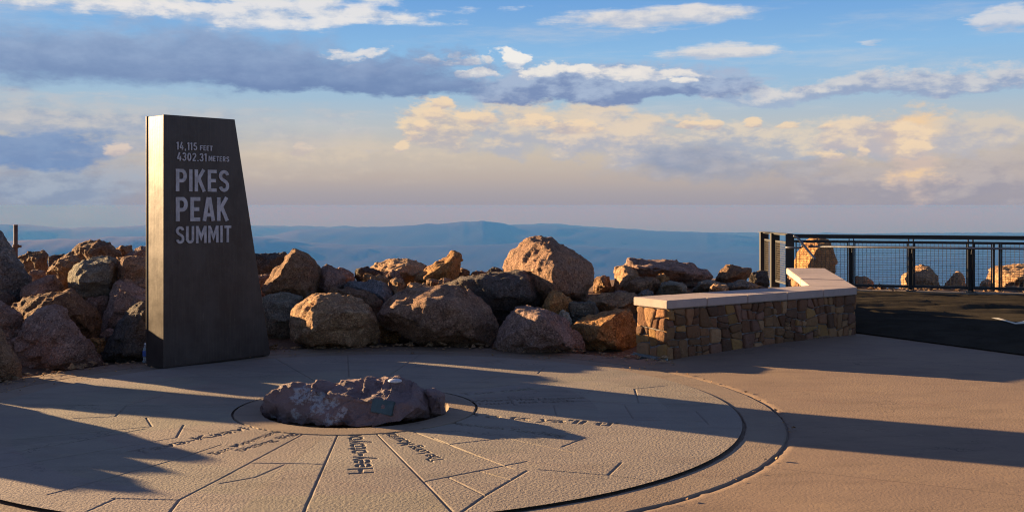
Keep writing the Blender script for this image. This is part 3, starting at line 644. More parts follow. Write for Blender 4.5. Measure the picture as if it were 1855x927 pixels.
rock('M', 'mauve front boulder with a sunlit cap and a dark hollow at its foot', 'mauve', 11.65, [(50,710),(90,590),(170,440),(310,280),(440,262),(520,256),(620,268),(740,340),(830,410),(900,480),(1010,620),(1050,720),(1000,790),(860,790),(640,765),(470,755),(60,730)], [(340,330,.25),(600,400,.5),(640,500,.5),(760,560,.45),(250,560,.3),(850,680,.4),(450,690,.35)], amp=1.2, T=.28)
rock('M', 'squarish ochre front boulder with a sunlit top at the left end of the stone wall', 'orange', 12.0, [(890,490),(960,420),(1020,370),(1250,310),(1490,278),(1530,320),(1580,410),(1595,500),(1590,690),(1400,715),(1060,760),(960,700),(900,600)], [(960,450,.12),(1170,490,.36),(1380,335,.26),(1380,680,.36),(1150,600,.36)], T=.35)
rock('M', 'small whitish boulder tucked behind the mauve front boulder', 'pale', 12.3, [(755,325),(800,300),(880,320),(900,380),(905,480),(840,470),(790,390)], [(840,345,.08)])
rock('M', 'flat-faced grey block standing behind the mauve front boulder', 'grey', 12.6, [(820,225),(900,203),(1170,215),(1180,340),(1100,370),(900,400),(870,350),(850,280)], [(880,225,.12),(1140,230,.12),(1150,340,.12),(900,380,.12)])
rock('M', 'low sandy slab with a rough sunlit top behind the squarish ochre boulder', 'tan', 13.0, [(1000,200),(1090,145),(1250,120),(1450,115),(1600,130),(1640,180),(1640,260),(1520,330),(1180,340),(1100,240)], [(1200,222,.3),(1560,210,.3),(1400,290,.35)], amp=1.3)
rock('N', 'split sandy boulder with upright sunlit face left of the long dark boulder', 'tan', 14.4, [(370,500),(368,290),(385,240),(430,235),(500,225),(600,240),(690,320),(690,370),(600,430),(520,480),(480,530),(390,530)], [(425,300,.1),(590,360,.42),(510,240,.2),(480,500,.38)])
rock('N', 'long dark boulder lying across the skyline behind the stone wall', 'mauve', 14.7, [(515,215),(530,150),(620,135),(720,155),(880,170),(1050,150),(1083,150),(1269,182),(1336,186),(1404,220),(1505,288),(1607,317),(1649,372),(1590,410),(1336,425),(1070,410),(900,400),(690,310)], [(655,215,.3),(1000,270,.4),(1330,320,.3),(680,290,.3)])
rock('N', 'dark lumpy boulder with bright top crust in front of the split sandy boulder', 'brown', 13.6, [(480,480),(520,430),(620,400),(700,375),(860,370),(940,400),(970,450),(960,500),(880,590),(700,590),(560,560)], [(640,430,.2),(860,420,.2),(700,520,.3)], amp=1.4)
rock('N', 'crumbly gold boulder under the middle of the long dark boulder', 'orange', 14.1, [(860,400),(950,310),(1010,320),(1080,400),(1060,450),(940,460)], [(1000,370,.15)], amp=1.4)
rock('N', 'flat-topped grey boulder just behind the near end of the stone wall cap', 'grey', 13.4, [(905,580),(980,450),(1060,425),(1141,430),(1250,430),(1310,470),(1330,520),(1300,590),(1000,620)], [(1000,470,.12),(1200,470,.2)])
rock('N', 'small ochre boulder in the dip right of the great peaked boulder', 'orange', 14.4, [(260,590),(290,500),(330,485),(390,500),(370,570)])
rock('N', 'little bluish boulder right behind the corner of the stone wall cap', 'slate', 13.0, [(680,590),(740,535),(800,525),(870,560),(880,610),(700,620)])
rock('N', 'small mauve boulder at the foot of the split sandy boulder', 'mauve', 13.5, [(310,600),(430,520),(500,525),(590,580),(500,630)])
rock('O', 'chunky brown boulder with a glowing left corner on the skyline near the railing', 'brown', 15.0, [(790,480),(850,400),(960,255),(1000,245),(1230,300),(1350,310),(1355,350),(1330,420),(1280,490),(1040,530),(920,530)], [(985,300,.2),(905,420,.26),(960,480,.28),(1250,360,.25)])
rock('O', 'dark rounded boulder against the left posts of the railing', 'dark', 15.3, [(1310,500),(1350,380),(1400,350),(1505,335),(1600,350),(1650,450),(1640,560),(1500,570),(1380,550)])
rock('O', 'low grey boulder behind the wall cap under the chunky brown skyline boulder', 'grey', 14.0, [(450,650),(540,540),(650,485),(790,480),(960,530),(1000,610),(700,680)], [(620,530,.2)])
rock('O', 'flat grey boulder right of the low pale-crusted boulder behind the wall cap', 'grey', 14.2, [(950,540),(1060,505),(1280,490),(1420,540),(1520,590),(1300,640),(1000,640)])
rock('O', 'small pale-crusted boulder peeking over the wall cap', 'tan', 13.6, [(700,620),(780,550),(900,530),(1010,580),(1030,630),(780,670)], [(780,590,.15)], amp=1.4)
rock('E', 'tan boulder directly behind the monument, hidden by it from the front', 'tan', 13.4, [(-900,330),(-800,220),(-560,190),(-380,260),(-300,420),(-340,620),(-840,640)], [(-760,330,.3),(-500,300,.3),(-500,560,.35)])
rock('E', 'low mauve boulder at the back foot of the monument, hidden by it from the front', 'mauve', 12.4, [(-760,700),(-640,560),(-440,540),(-220,620),(-160,800),(-260,1000),(-700,1000)], [(-640,660,.25),(-380,640,.25),(-400,900,.3)])
gF = 'boulders beyond the railing'
rock('Q', 'tall upright boulder behind the handrail end of the railing', 'orange', 21.3, [(262,345),(268,230),(330,120),(420,103),(460,112),(490,170),(517,250),(505,330),(450,420),(330,440),(280,400)], [(440,130,.5),(385,190,.75),(330,300,.9),(320,400,.9),(450,300,.5)], group=gF)
rock('P', 'squat half-lit boulder beyond the first railing panel, nearest the wall', 'tan', 21.5, [(40,640),(75,530),(170,535),(220,550),(270,590),(275,680),(240,720),(60,720)], [(160,548,.2),(110,620,.35),(130,700,.35)], group=gF)
rock('P', 'tiny dark pyramid boulder beyond the first railing panel', 'brown', 21.0, [(280,680),(345,605),(410,655),(420,715),(290,715)], group=gF)
rock('P', 'large sunlit boulder behind the railing post in the middle', 'tan', 21.5, [(612,565),(640,510),(700,470),(800,405),(870,395),(930,405),(1000,460),(1050,530),(1070,640),(1050,715),(800,715),(650,700)], [(990,460,.3),(985,600,.75),(800,560,.75),(900,480,.6),(800,680,.7)], group=gF)
rock('T', 'upright pointed boulder beyond the third railing panel', 'tan', 21.5, [(105,660),(130,600),(200,520),(265,470),(320,490),(345,540),(360,670),(260,710),(120,710)], [(268,490,.3),(248,640,.55),(200,700,.5)], group=gF)
rock('T', 'small lumpy boulder left of the broad sandy boulder at the right edge', 'tan', 21.3, [(510,660),(550,605),(620,570),(660,590),(700,640),(700,710),(520,710)], [(590,610,.2)], group=gF)
rock('T', 'broad sandy boulder beyond the railing at the right edge of the photo', 'tan', 21.9, [(655,460),(740,420),(900,405),(1000,390),(1100,380),(1300,420),(1320,680),(1000,720),(800,700),(690,690),(665,570)], [(760,560,.3),(1000,560,.9),(1250,500,.8)], group=gF, T=1.1)
rock('T', 'dark boulder in front of the broad sandy one at the right edge', 'dark', 21.0, [(1005,600),(1040,530),(1100,520),(1170,560),(1170,690),(1030,690)], group=gF)
# unseen boulders added past the left border, shaped to cast the long shadows
def shadow_rock(label, kind, c, prof, T, feet=None):
    """prof: (offset across the sun direction, height) of the outline seen from the sun"""
    global nrock; nrock += 1
    across = Vector((math.sin(az), math.cos(az), 0)); along = Vector((-math.cos(az), math.sin(az), 0)); c = Vector(c)
    bm = bmesh.new()
    for s, f in ((0, 1.0), (.5, .94), (-.5, .92)):
        for o_, h in prof: 
            bm.verts.new(across*o_*f+along*s*T+Vector((0, 0, h*f)))
            if not feet: bm.verts.new(across*o_*f+along*s*T+Vector((0, 0, -.1)))
        for o_ in feet or (): bm.verts.new(across*o_*f+along*s*T+Vector((0, 0, -.1)))
    bmesh.ops.convex_hull(bm, input=bm.verts[:]); bmesh.ops.delete(bm, geom=[v for v in bm.verts if not v.link_faces], context='VERTS')
    roughen(bm, nrock, .9, .05, .8)
    o = smooth(obj('boulder', bm, R[kind], label=label, cat='boulder', group='boulders heaped along the plaza')); o.location = c

shadow_rock('unseen leaning boulder added past the left border to throw the long pointed shadow', 'mauve', (-6.83, 10.9, 0),
      [(-.80, .25), (-.77, .69), (-.29, 1.02), (.39, 1.21), (.76, 1.40), (.16, .93), (-.2, .5)], .28, (-.8, -.5, -.35))  # added caster, overhanging so a wedge of paving stays sunlit
shadow_rock('unseen humped boulder added past the left border for the shadow tip pointing at the carved words', 'pink', (-5.99, 9.0, 0),
      [(.55, .1), (.41, .39), (.27, .66), (.09, .775), (.04, .85), (-.10, .83), (-.28, .76), (-.3, .2)], .3)  # added caster, outline worked back from the shadow on the paving
shadow_rock('unseen steep boulder added past the left border for its shadow tip, beside the humped one', 'brown', (-6.0, 8.98, 0),
      [(-.12, .3), (-.22, .78), (-.34, .91), (-.50, .86), (-.52, .2)], .25)  # added caster for the middle shadow tip
shadow_rock('unseen broad boulder added past the left border for its shadow, nearest the viewer', 'tan', (-6.0, 8.95, 0),
      [(-.44, .3), (-.5, .86), (-.59, .915), (-.86, .82), (-.93, .71), (-1.05, .2)], .3)  # added caster for the nearest shadow tip

shadow_rock('unseen upright boulder added for its shade between the leaning boulder and the heap', 'brown', (-6.39, 11.62, 0),
      [(-.36, .1), (-.35, .98), (-.2, 1.12), (.08, 1.14), (.19, .8), (.2, .1)], .2)  # added caster, shades the paving on the far side of the sunlit wedge
# loose grit and pebbles along the foot of the heap
bm = bmesh.new(); rr = random.Random(4)
for k in range(520):
    th = math.radians(rr.uniform(38, 176)); q = rr.uniform(3.42, 3.8) if k % 3 else rr.uniform(3.0, 3.6)
    if k > 440: th, q = rr.uniform(0, 6.28), 3.29+rr.uniform(-.03, .05)
    s = rr.choice((.008, .010, .013, .018, .03 if q > 3.6 else .012)) * (.6 if q < 3.5 else 1)
    x, y = DX+q*math.cos(th), DY+q*math.sin(th); vs = []
    base = Vector((x, y, float(gz(x, y))))
    vs = [bm.verts.new(base+Vector((rr.gauss(0, s), rr.gauss(0, s), abs(rr.gauss(0, s*.7))+.001))) for _ in range(9)]
    r = bmesh.ops.convex_hull(bm, input=vs)
    bmesh.ops.delete(bm, geom=[v for v in vs if v.is_valid and not v.link_faces], context='VERTS')
for k in range(700):                         # strip of rubble behind the railing
    t_ = rr.uniform(0, 5.6); a = FA+fd*t_+fn*rr.uniform(.25, 2.6); s = rr.choice((.015, .02, .03, .05))
    base = Vector((a.x, a.y, float(terrain(np.array([a.x]), np.array([a.y]))[0])))
    vs = [bm.verts.new(base+Vector((rr.gauss(0, s), rr.gauss(0, s), abs(rr.gauss(0, s*.7))+.001))) for _ in range(9)]
    bmesh.ops.convex_hull(bm, input=vs); bmesh.ops.delete(bm, geom=[v for v in vs if v.is_valid and not v.link_faces], context='VERTS')
obj('gravel', bm, R['tan'], kind='stuff')

# ------------------------------------------------------------------ boulder sunk in the middle of the paving
def f_summit(t, b):
    p = oc(t); big = t.noise(p, 4, 6, .65); mid = t.noise(p, 16, 6, .7); fine = t.noise(p, 80, 4, .7)
    c = t.mix(t.ss(big, .36, .64), (.28, .185, .165), (.19, .13, .12))
    c = t.mix(t.m('MULTIPLY', t.ss(mid, .52, .68), .6), c, (.38, .26, .235))
    c = t.mix(t.m('MULTIPLY', t.ss(t.noise(p, 7, 6, .7), .54, .64), .7), c, (.11, .065, .06))
    msk = None
    for x, y, z, r in PATCH:
        d = t.m('DIVIDE', t.node('ShaderNodeVectorMath', [p, (x, y, z)], operation='DISTANCE').outputs['Value'], r)
        k = t.ss(d, 1.1, .35); msk = k if msk is None else t.m('MAXIMUM', msk, k)
    wn = t.m('ADD', t.noise(p, 22, 7, .75), t.m('MULTIPLY', msk, .32))
    c = t.mix(t.m('MULTIPLY', t.ss(wn, .74, .86), t.m('MULTIPLY', msk, .95, clamp=True)), c, (.46, .45, .45))
    c = t.mix(t.m('MULTIPLY', t.ss(fine, .58, .7), .4), c, (.45, .32, .28))
    t.put(b.inputs['Base Color'], c); t.put(b.inputs['Roughness'], .75); t.put(b.inputs['Specular IOR Level'], .35)
    bump(t, b, t.m('ADD', mid, t.m('MULTIPLY', fine, .4)), .035)
PATCH = []; R['summit'] = plain('tmp', (.2, .1, .1))
sr = rock('C', 'low reddish boulder with white patches sunk in the centre of the round paving', 'summit', 8.0,
    [(70, 410), (90, 335), (170, 235), (285, 150), (350, 140), (550, 150), (700, 112), (850, 92), (1000, 80), (1200, 68), (1350, 75), (1450, 110), (1550, 170), (1575, 270), (1640, 375), (1630, 400), (1450, 430), (300, 440)],
    [(350, 220, .03), (700, 190, .09), (1000, 170, .12), (1080, 250, .26), (1300, 280, .30), (1500, 330, .28), (400, 470, .10), (700, 500, .24), (1000, 505, .34), (1350, 450, .36), (620, 340, .17), (240, 400, .03)],
    T=.5, group=None, amp=.85, foot=False, L=.018, name='summit_boulder')
rock('C', 'small round red boulder at the right end of the sunken boulder', 'summit', 7.95,
    [(1560, 200), (1580, 175), (1630, 158), (1700, 190), (1740, 250), (1730, 320), (1690, 355), (1640, 365), (1590, 300)],
    [(1650, 260, .12), (1700, 290, .10)], T=.2, group=None, amp=.8, L=.018)
from mathutils.bvhtree import BVHTree
bpy.context.view_layer.update()
tree = BVHTree.FromPolygons([sr.location+v.co for v in sr.data.vertices], [p.vertices[:] for p in sr.data.polygons])
def hit(px, py):
    a, b = ray(px, py); d = Vector((a, 1, b)).normalized(); h = tree.ray_cast(Vector((0, 0, EYE)), d)
    return h[0] if h[0] else at(px, py, 7.9)
for cx_, cy_, r_ in ((470, 215, .09), (560, 240, .06), (640, 250, .07), (610, 320, .085), (690, 290, .07), (760, 290, .05), (420, 385, .05), (740, 470, .07), (700, 430, .05), (820, 375, .05), (220, 425, .04)):
    h_ = hit(450+cx_/4.882, 670+cy_/4.882)-sr.location; PATCH.append((h_.x, h_.y, h_.z, r_*1.5))
R['summit'] = mat('red summit granite', f_summit)
for o_ in C.objects:
    if o_.type == 'MESH' and o_.data.materials and o_.data.materials[0].name == 'tmp': o_.data.materials[0] = R['summit']
qp = [(450+a/4.882, 670+b/4.882) for a, b in ((1078, 365), (1266, 402), (1292, 275), (1098, 245))]
H = [hit(*p) for p in qp]; n = (H[1]-H[0]).cross(H[3]-H[0]).normalized()
if n.y > 0: n = -n
cen = sum(H, Vector())/4
Q = []
for p in qp:                                 # the plate is flat: put its corners on one plane
    a, b = ray(*p); d = Vector((a, 1, b)); o_ = Vector((0, 0, EYE)); k = (cen+n*.026-o_).dot(n)/d.dot(n); Q.append(o_+d*k)
bm = bmesh.new(); f1 = [bm.verts.new(q-sr.location) for q in Q]; f2 = [bm.verts.new(q-n*.05-sr.location) for q in Q]
bm.faces.new(f1); bm.faces.new(f2[::-1])
for i in range(4): bm.faces.new((f1[i], f2[i], f2[(i+1) % 4], f1[(i+1) % 4]))
bmesh.ops.recalc_face_normals(bm, faces=bm.faces[:]); bmesh.ops.bevel(bm, geom=bm.edges[:], offset=.004, segments=2, affect='EDGES')
obj('plaque', bm, M_plaque, sr)
bm = bmesh.new(); bmesh.ops.create_uvsphere(bm, u_segments=20, v_segments=10, radius=1)
hp = hit(450+1295/4.882, 670+84/4.882)
for v in bm.verts: v.co = Vector((v.co.x*.055, v.co.y*.045, v.co.z*.018))+hp-sr.location-Vector((0, 0, .010))
smooth(obj('survey_button', bm, M_white, sr))

# ------------------------------------------------------------------ monument
P1 = gnd(296, 668); P2 = gnd(490, 643)
e1 = (P2-P1).normalized(); e1.z = 0; e2 = Vector((-e1.y, e1.x, 0)); BW = (P2-P1).length; MH = 2.49
TW = .81; MT = .335
mon = empty('summit_monument', P1, 'tall tapered dark metal slab lettered PIKES PEAK SUMMIT on the round paving', 'monument')
def prism(bm, prof, y0, y1):                 # prof in (along e1, z); extruded along e2
    A = [bm.verts.new(e1*s+e2*y0+Vector((0, 0, z))) for s, z in prof]; B = [bm.verts.new(e1*s+e2*y1+Vector((0, 0, z))) for s, z in prof]
    bm.faces.new(A); bm.faces.new(B[::-1])
    for i in range(len(A)): bm.faces.new((A[i], B[i], B[(i+1) % len(A)], A[(i+1) % len(A)]))
outl = [(0, .012), (BW, .012), (TW, MH), (0, MH)]
inl = [(.006, 0.0), (BW-.008, 0.0), (TW-.006, MH-.006), (.006, MH-.006)]
for nm, pr, a, b in (('front_plate', outl, 0, .012), ('rear_plate', outl, MT-.012, MT), ('core', inl, .0125, MT-.0125)):
    bm = bmesh.new(); prism(bm, pr, a, b); bmesh.ops.recalc_face_normals(bm, faces=bm.faces[:])
    bmesh.ops.bevel(bm, geom=bm.edges[:], offset=.0018, segments=1, affect='EDGES')
    obj(nm, bm, M_steel, mon)
def arc(cx, cy, rx, ry, a0, a1, n=9):
    return [(cx+rx*math.cos(math.radians(a0+(a1-a0)*i/n)), cy+ry*math.sin(math.radians(a0+(a1-a0)*i/n))) for i in range(n+1)]
a_ = .075; T_ = .15
Ssh = arc(.25, .745, .175, .18, 8, 180, 10)+[(.085, .66), (.15, .575), (.35, .455), (.415, .36)]+arc(.25, .255, .175, .18, 0, -172, 10)
GL = {  # width, strokes
 'P': (.5, [[(a_, 0), (a_, 1)], [(a_, .925), (.27, .925)]+arc(.27, .7, .155, .225, 90, -90)+[(a_, .475)]]),
 'I': (.15, [[(a_, 0), (a_, 1)]]),
 'K': (.52, [[(a_, 0), (a_, 1)], [(.44, 1.0), (.10, .44)], [(.20, .60), (.46, 0)]]),
 'E': (.44, [[(a_, 0), (a_, 1)], [(a_, .925), (.43, .925)], [(a_, .505), (.39, .505)], [(a_, .075), (.43, .075)]]),
 'S': (.5, [Ssh]), 'A': (.52, [[(.06, 0), (.235, 1)], [(.285, 1), (.46, 0)], [(.13, .26), (.39, .26)]]),
 'U': (.5, [[(a_, 1), (a_, .25)]+arc(.25, .25, .175, .175, 180, 360)+[(.425, 1)]]),
 'M': (.66, [[(a_, 0), (a_, 1)], [(.585, 0), (.585, 1)], [(.09, .97), (.33, .33), (.57, .97)]]),
 'T': (.46, [[(.23, 0), (.23, .93)], [(0, .925), (.46, .925)]]),
 'F': (.44, [[(a_, 0), (a_, 1)], [(a_, .925), (.43, .925)], [(a_, .505), (.39, .505)]]),
 'R': (.5, [[(a_, 0), (a_, 1)], [(a_, .925), (.27, .925)]+arc(.27, .71, .155, .215, 90, -90)+[(a_, .495)], [(.26, .5), (.43, 0)]]),
 '0': (.5, [arc(.25, .5, .175, .425, 90, 450, 22)]), '1': (.26, [[(.02, .80), (.17, .94)], [(.185, 0), (.185, 1)]]),
 '2': (.5, [arc(.25, .72, .175, .205, 170, -10, 10)+[(.40, .6), (.10, .12)], [(.04, .075), (.45, .075)]]),
 '3': (.5, [arc(.24, .725, .165, .2, 160, -80, 10)+[(.2, .53)], [(.2, .525), (.26, .525)]+arc(.24, .29, .185, .215, 80, -165, 12)]),
 '4': (.52, [[(.30, 1), (.06, .27)], [(.04, .25), (.5, .25)], [(.37, .55), (.37, 0)]]),
 '5': (.5, [[(.42, .925), (.11, .925)], [(.13, .93), (.10, .52)], [(.10, .52), (.18, .585)]+arc(.25, .32, .175, .245, 85, -160, 12)]),
 ',': (.2, [[(.12, .14), (.06, -.12)]]), '.': (.2, [[(.10, 0), (.10, .15)]]), ' ': (.22, [])}
def ribbon(bm, pts, w_, fmap, z0, z1):
    n = len(pts); Lp, Rp = [], []
    for i, (x, y) in enumerate(pts):
        ds = []
        if i > 0: ds.append((x-pts[i-1][0], y-pts[i-1][1]))
        if i < n-1: ds.append((pts[i+1][0]-x, pts[i+1][1]-y))
        ds = [(a/math.hypot(a, b), b/math.hypot(a, b)) for a, b in ds]
        tx, ty = sum(d[0] for d in ds), sum(d[1] for d in ds); l = math.hypot(tx, ty); tx, ty = tx/l, ty/l
        k = w_/2/max(.35, abs(tx*ds[0][0]+ty*ds[0][1]))
        Lp.append((x-ty*k, y+tx*k)); Rp.append((x+ty*k, y-tx*k))
    def vs(P, z): return [bm.verts.new(fmap(p[0], p[1], z)) for p in P]
    a, b, c, d = vs(Lp, z1), vs(Rp, z1), vs(Lp, z0), vs(Rp, z0)
    for i in range(n-1):
        bm.faces.new((a[i], a[i+1], b[i+1], b[i])); bm.faces.new((a[i], c[i], c[i+1], a[i+1])); bm.faces.new((b[i], b[i+1], d[i+1], d[i]))
    bm.faces.new((a[0], b[0], d[0], c[0])); bm.faces.new((a[-1], c[-1], d[-1], b[-1]))
def plane_sz(px, py):                        # pixel on the monument's front plane -> (along, z)
    a, b = ray(px, py); nrm = e2; k = (P1-Vector((0, 0, EYE))).dot(nrm)/Vector((a, 1, b)).dot(nrm)
    q = Vector((a, 1, b))*k+Vector((0, 0, EYE))-P1; return q.dot(e1), q.z
for s, bl, br, tl, th in (('PIKES', (318, 346.5), (414, 347), (318, 306), .155), ('PEAK', (318, 401), (413, 400), (318, 357), .155), ('SUMMIT', (318, 441.5), (418, 439.5), (318, 410), .15),
        ('14,115', (319, 271), (356, 272), (319, 257), .15), ('FEET', (361.5, 272.5), (384, 272.5), (361.5, 263.5), .17), ('4302.31', (320, 291), (373, 291.5), (320, 276), .15), ('METERS', (377, 292), (414, 292), (377, 282.5), .17)):
    s0, z0 = plane_sz(*bl); s1, _ = plane_sz(*br); _, z1 = plane_sz(*tl); h = z1-z0
    gap = .115 if len(s) != 6 or s == 'SUMMIT' else .15; tot = sum(GL[c][0] for c in s)+gap*(len(s)-1)
    kx = (s1-s0)/tot; bm = bmesh.new(); x0 = 0; q_ = 0
    for c in s:
        wd, strokes = GL[c]
        for sk in strokes:
            q_ += 1; dz = .010+.0006*(q_ % 5)
            ribbon(bm, sk, th, lambda u, v, z, x0=x0: e1*(s0+(x0+u)*kx)-e2*z+Vector((0, 0, z0+v*h)), .0, dz)
        x0 += wd+gap
    bmesh.ops.recalc_face_normals(bm, faces=bm.faces[:])
    obj('lettering', bm, M_letter, mon)

# plastic bottle left at the monument's corner
pb = gnd(267, 657)+Vector((-.022, .02, .002))
bot = empty('water_bottle', pb, 'small plastic water bottle with blue label at the left foot of the monument', 'bottle')
def lathe(prof, seg=20):
    bm = bmesh.new(); rings = [[bm.verts.new((r*math.cos(2*math.pi*k/seg), r*math.sin(2*math.pi*k/seg), z)) for k in range(seg)] for r, z in prof]
    for A_, B_ in zip(rings, rings[1:]):
        for k in range(seg): bm.faces.new((A_[k], A_[(k+1) % seg], B_[(k+1) % seg], B_[k]))
    bm.faces.new(rings[0][::-1]); bm.faces.new(rings[-1]); return bm
def f_pet(t, b):
    t.put(b.inputs['Base Color'], (.75, .82, .88, 1)); t.put(b.inputs['Roughness'], .12); t.put(b.inputs['Transmission Weight'], .75); t.put(b.inputs['IOR'], 1.35)
    bump(t, b, t.noise(oc(t), 40, 2, .5), .002)
smooth(obj('bottle_body', lathe([(.026, 0), (.031, .006), (.031, .05), (.029, .055), (.031, .06), (.031, .125), (.029, .145), (.018, .17), (.012, .18), (.012, .187)]), mat('clear plastic', f_pet), bot))
smooth(obj('bottle_label', lathe([(.0316, .065), (.0320, .067), (.0320, .118), (.0316, .12)]), plain('blue label', (.05, .12, .42), .4), bot))
obj('bottle_cap', lathe([(.0135, .181), (.0145, .183), (.0145, .196), (.0130, .198)]), plain('white cap', (.8, .8, .8), .4), bot)

# rusty pipe with a clamp behind the heap
pp = at(28.5, 470, 15.0); pipe = empty('steel_pipe', Vector((pp.x, pp.y, .3)), 'thin upright rusty pipe with a clamp sticking out of the boulders at far left', 'pipe')
zt = at(28, 407, 15.0).z-.3
bm = bmesh.new(); tube(bm, [(0, 0, 0), (0, 0, zt)], .028, 12); smooth(obj('pipe_shaft', bm, M_rust, pipe))
zc = at(28, 446, 15.0).z-.3
bm = bmesh.new(); tube(bm, [(0, 0, zc-.025), (0, 0, zc+.025)], .042, 12); box(bm, (.03, -.012, zc-.018), (.05, 0, 0), (0, .024, 0), (0, 0, .036)); box(bm, (-.05, -.05, zc-.03), (.04, 0, 0), (0, .05, 0), (0, 0, .02))
obj('clamp', bm, M_rust, pipe)

# ------------------------------------------------------------------ stone bench wall
Bc = gnd(1208, 650); Cc = gnd(1548, 604); Bc.z = Cc.z = 0
d1 = (Cc-Bc).normalized(); nn1 = Vector((-d1.y, d1.x, 0)); WW = .47
Dc = Vector((4.36, 14.55, 0)); d2 = (Dc-Cc).normalized(); nn2 = Vector((-d2.y, d2.x, 0))
def off(o):                                   # wall outline widened by o: outer B C D, inner A Ci Di
    def isect(p, d, q, e):
        k = ((q.x-p.x)*e.y-(q.y-p.y)*e.x)/(d.x*e.y-d.y*e.x); return p+d*k
    ob, oc_ = Bc-nn1*o-d1*o, isect(Bc-nn1*o, d1, Cc-nn2*o, d2); od = Dc-nn2*o+d2*o
    ib, ic = Bc+nn1*(WW+o)-d1*o, isect(Bc+nn1*(WW+o), d1, Cc+nn2*(WW+o), d2); idd = Dc+nn2*(WW+o)+d2*o
    return ob, oc_, od, ib, ic, idd
wall = empty('stone_wall', Bc, 'low angled bench wall of rubble stone with flat cap stones at right', 'wall')
ZB, ZC, ZD = .528, .535, .63                  # under the cap
CT = .088
def wbase(p): return float(gz(p.x, p.y))-.02
oB, oC, oD, iB, iC, iD = off(-.018)
bm = bmesh.new()
lo = [bm.verts.new(p-Bc+Vector((0, 0, wbase(p)-.05))) for p in (oB, oC, oD, iD, iC, iB)]
hi = [bm.verts.new(p-Bc+Vector((0, 0, z))) for p, z in zip((oB, oC, oD, iD, iC, iB), (ZB, ZC, ZD, ZD, ZC, ZB))]
for a, b, c, d in ((0, 1, 4, 5), (1, 2, 3, 4)): bm.faces.new([hi[i] for i in (a, b, c, d)]); bm.faces.new([lo[i] for i in (d, c, b, a)])
for i in range(6): bm.faces.new((lo[i], lo[(i+1) % 6], hi[(i+1) % 6], hi[i]))
bmesh.ops.recalc_face_normals(bm, faces=bm.faces[:])
obj('mortar_core', bm, M_mortar, wall)
def clip(poly, px, py, nx, ny):               # keep the side where (p-q).n <= 0
    out = []
    for i in range(len(poly)):
        a, b = poly[i], poly[(i+1) % len(poly)]; da = (a[0]-px)*nx+(a[1]-py)*ny; db = (b[0]-px)*nx+(b[1]-py)*ny
        if da <= 0: out.append(a)
        if (da < 0) != (db < 0) and da != db:
            k = da/(da-db); out.append((a[0]+(b[0]-a[0])*k, a[1]+(b[1]-a[1])*k))
    return out
STC = [(.24, .135, .085), (.20, .11, .075), (.27, .165, .10), (.155, .085, .058), (.29, .18, .085), (.22, .13, .11), (.18, .11, .07), (.31, .20, .13), (.13, .08, .062)]
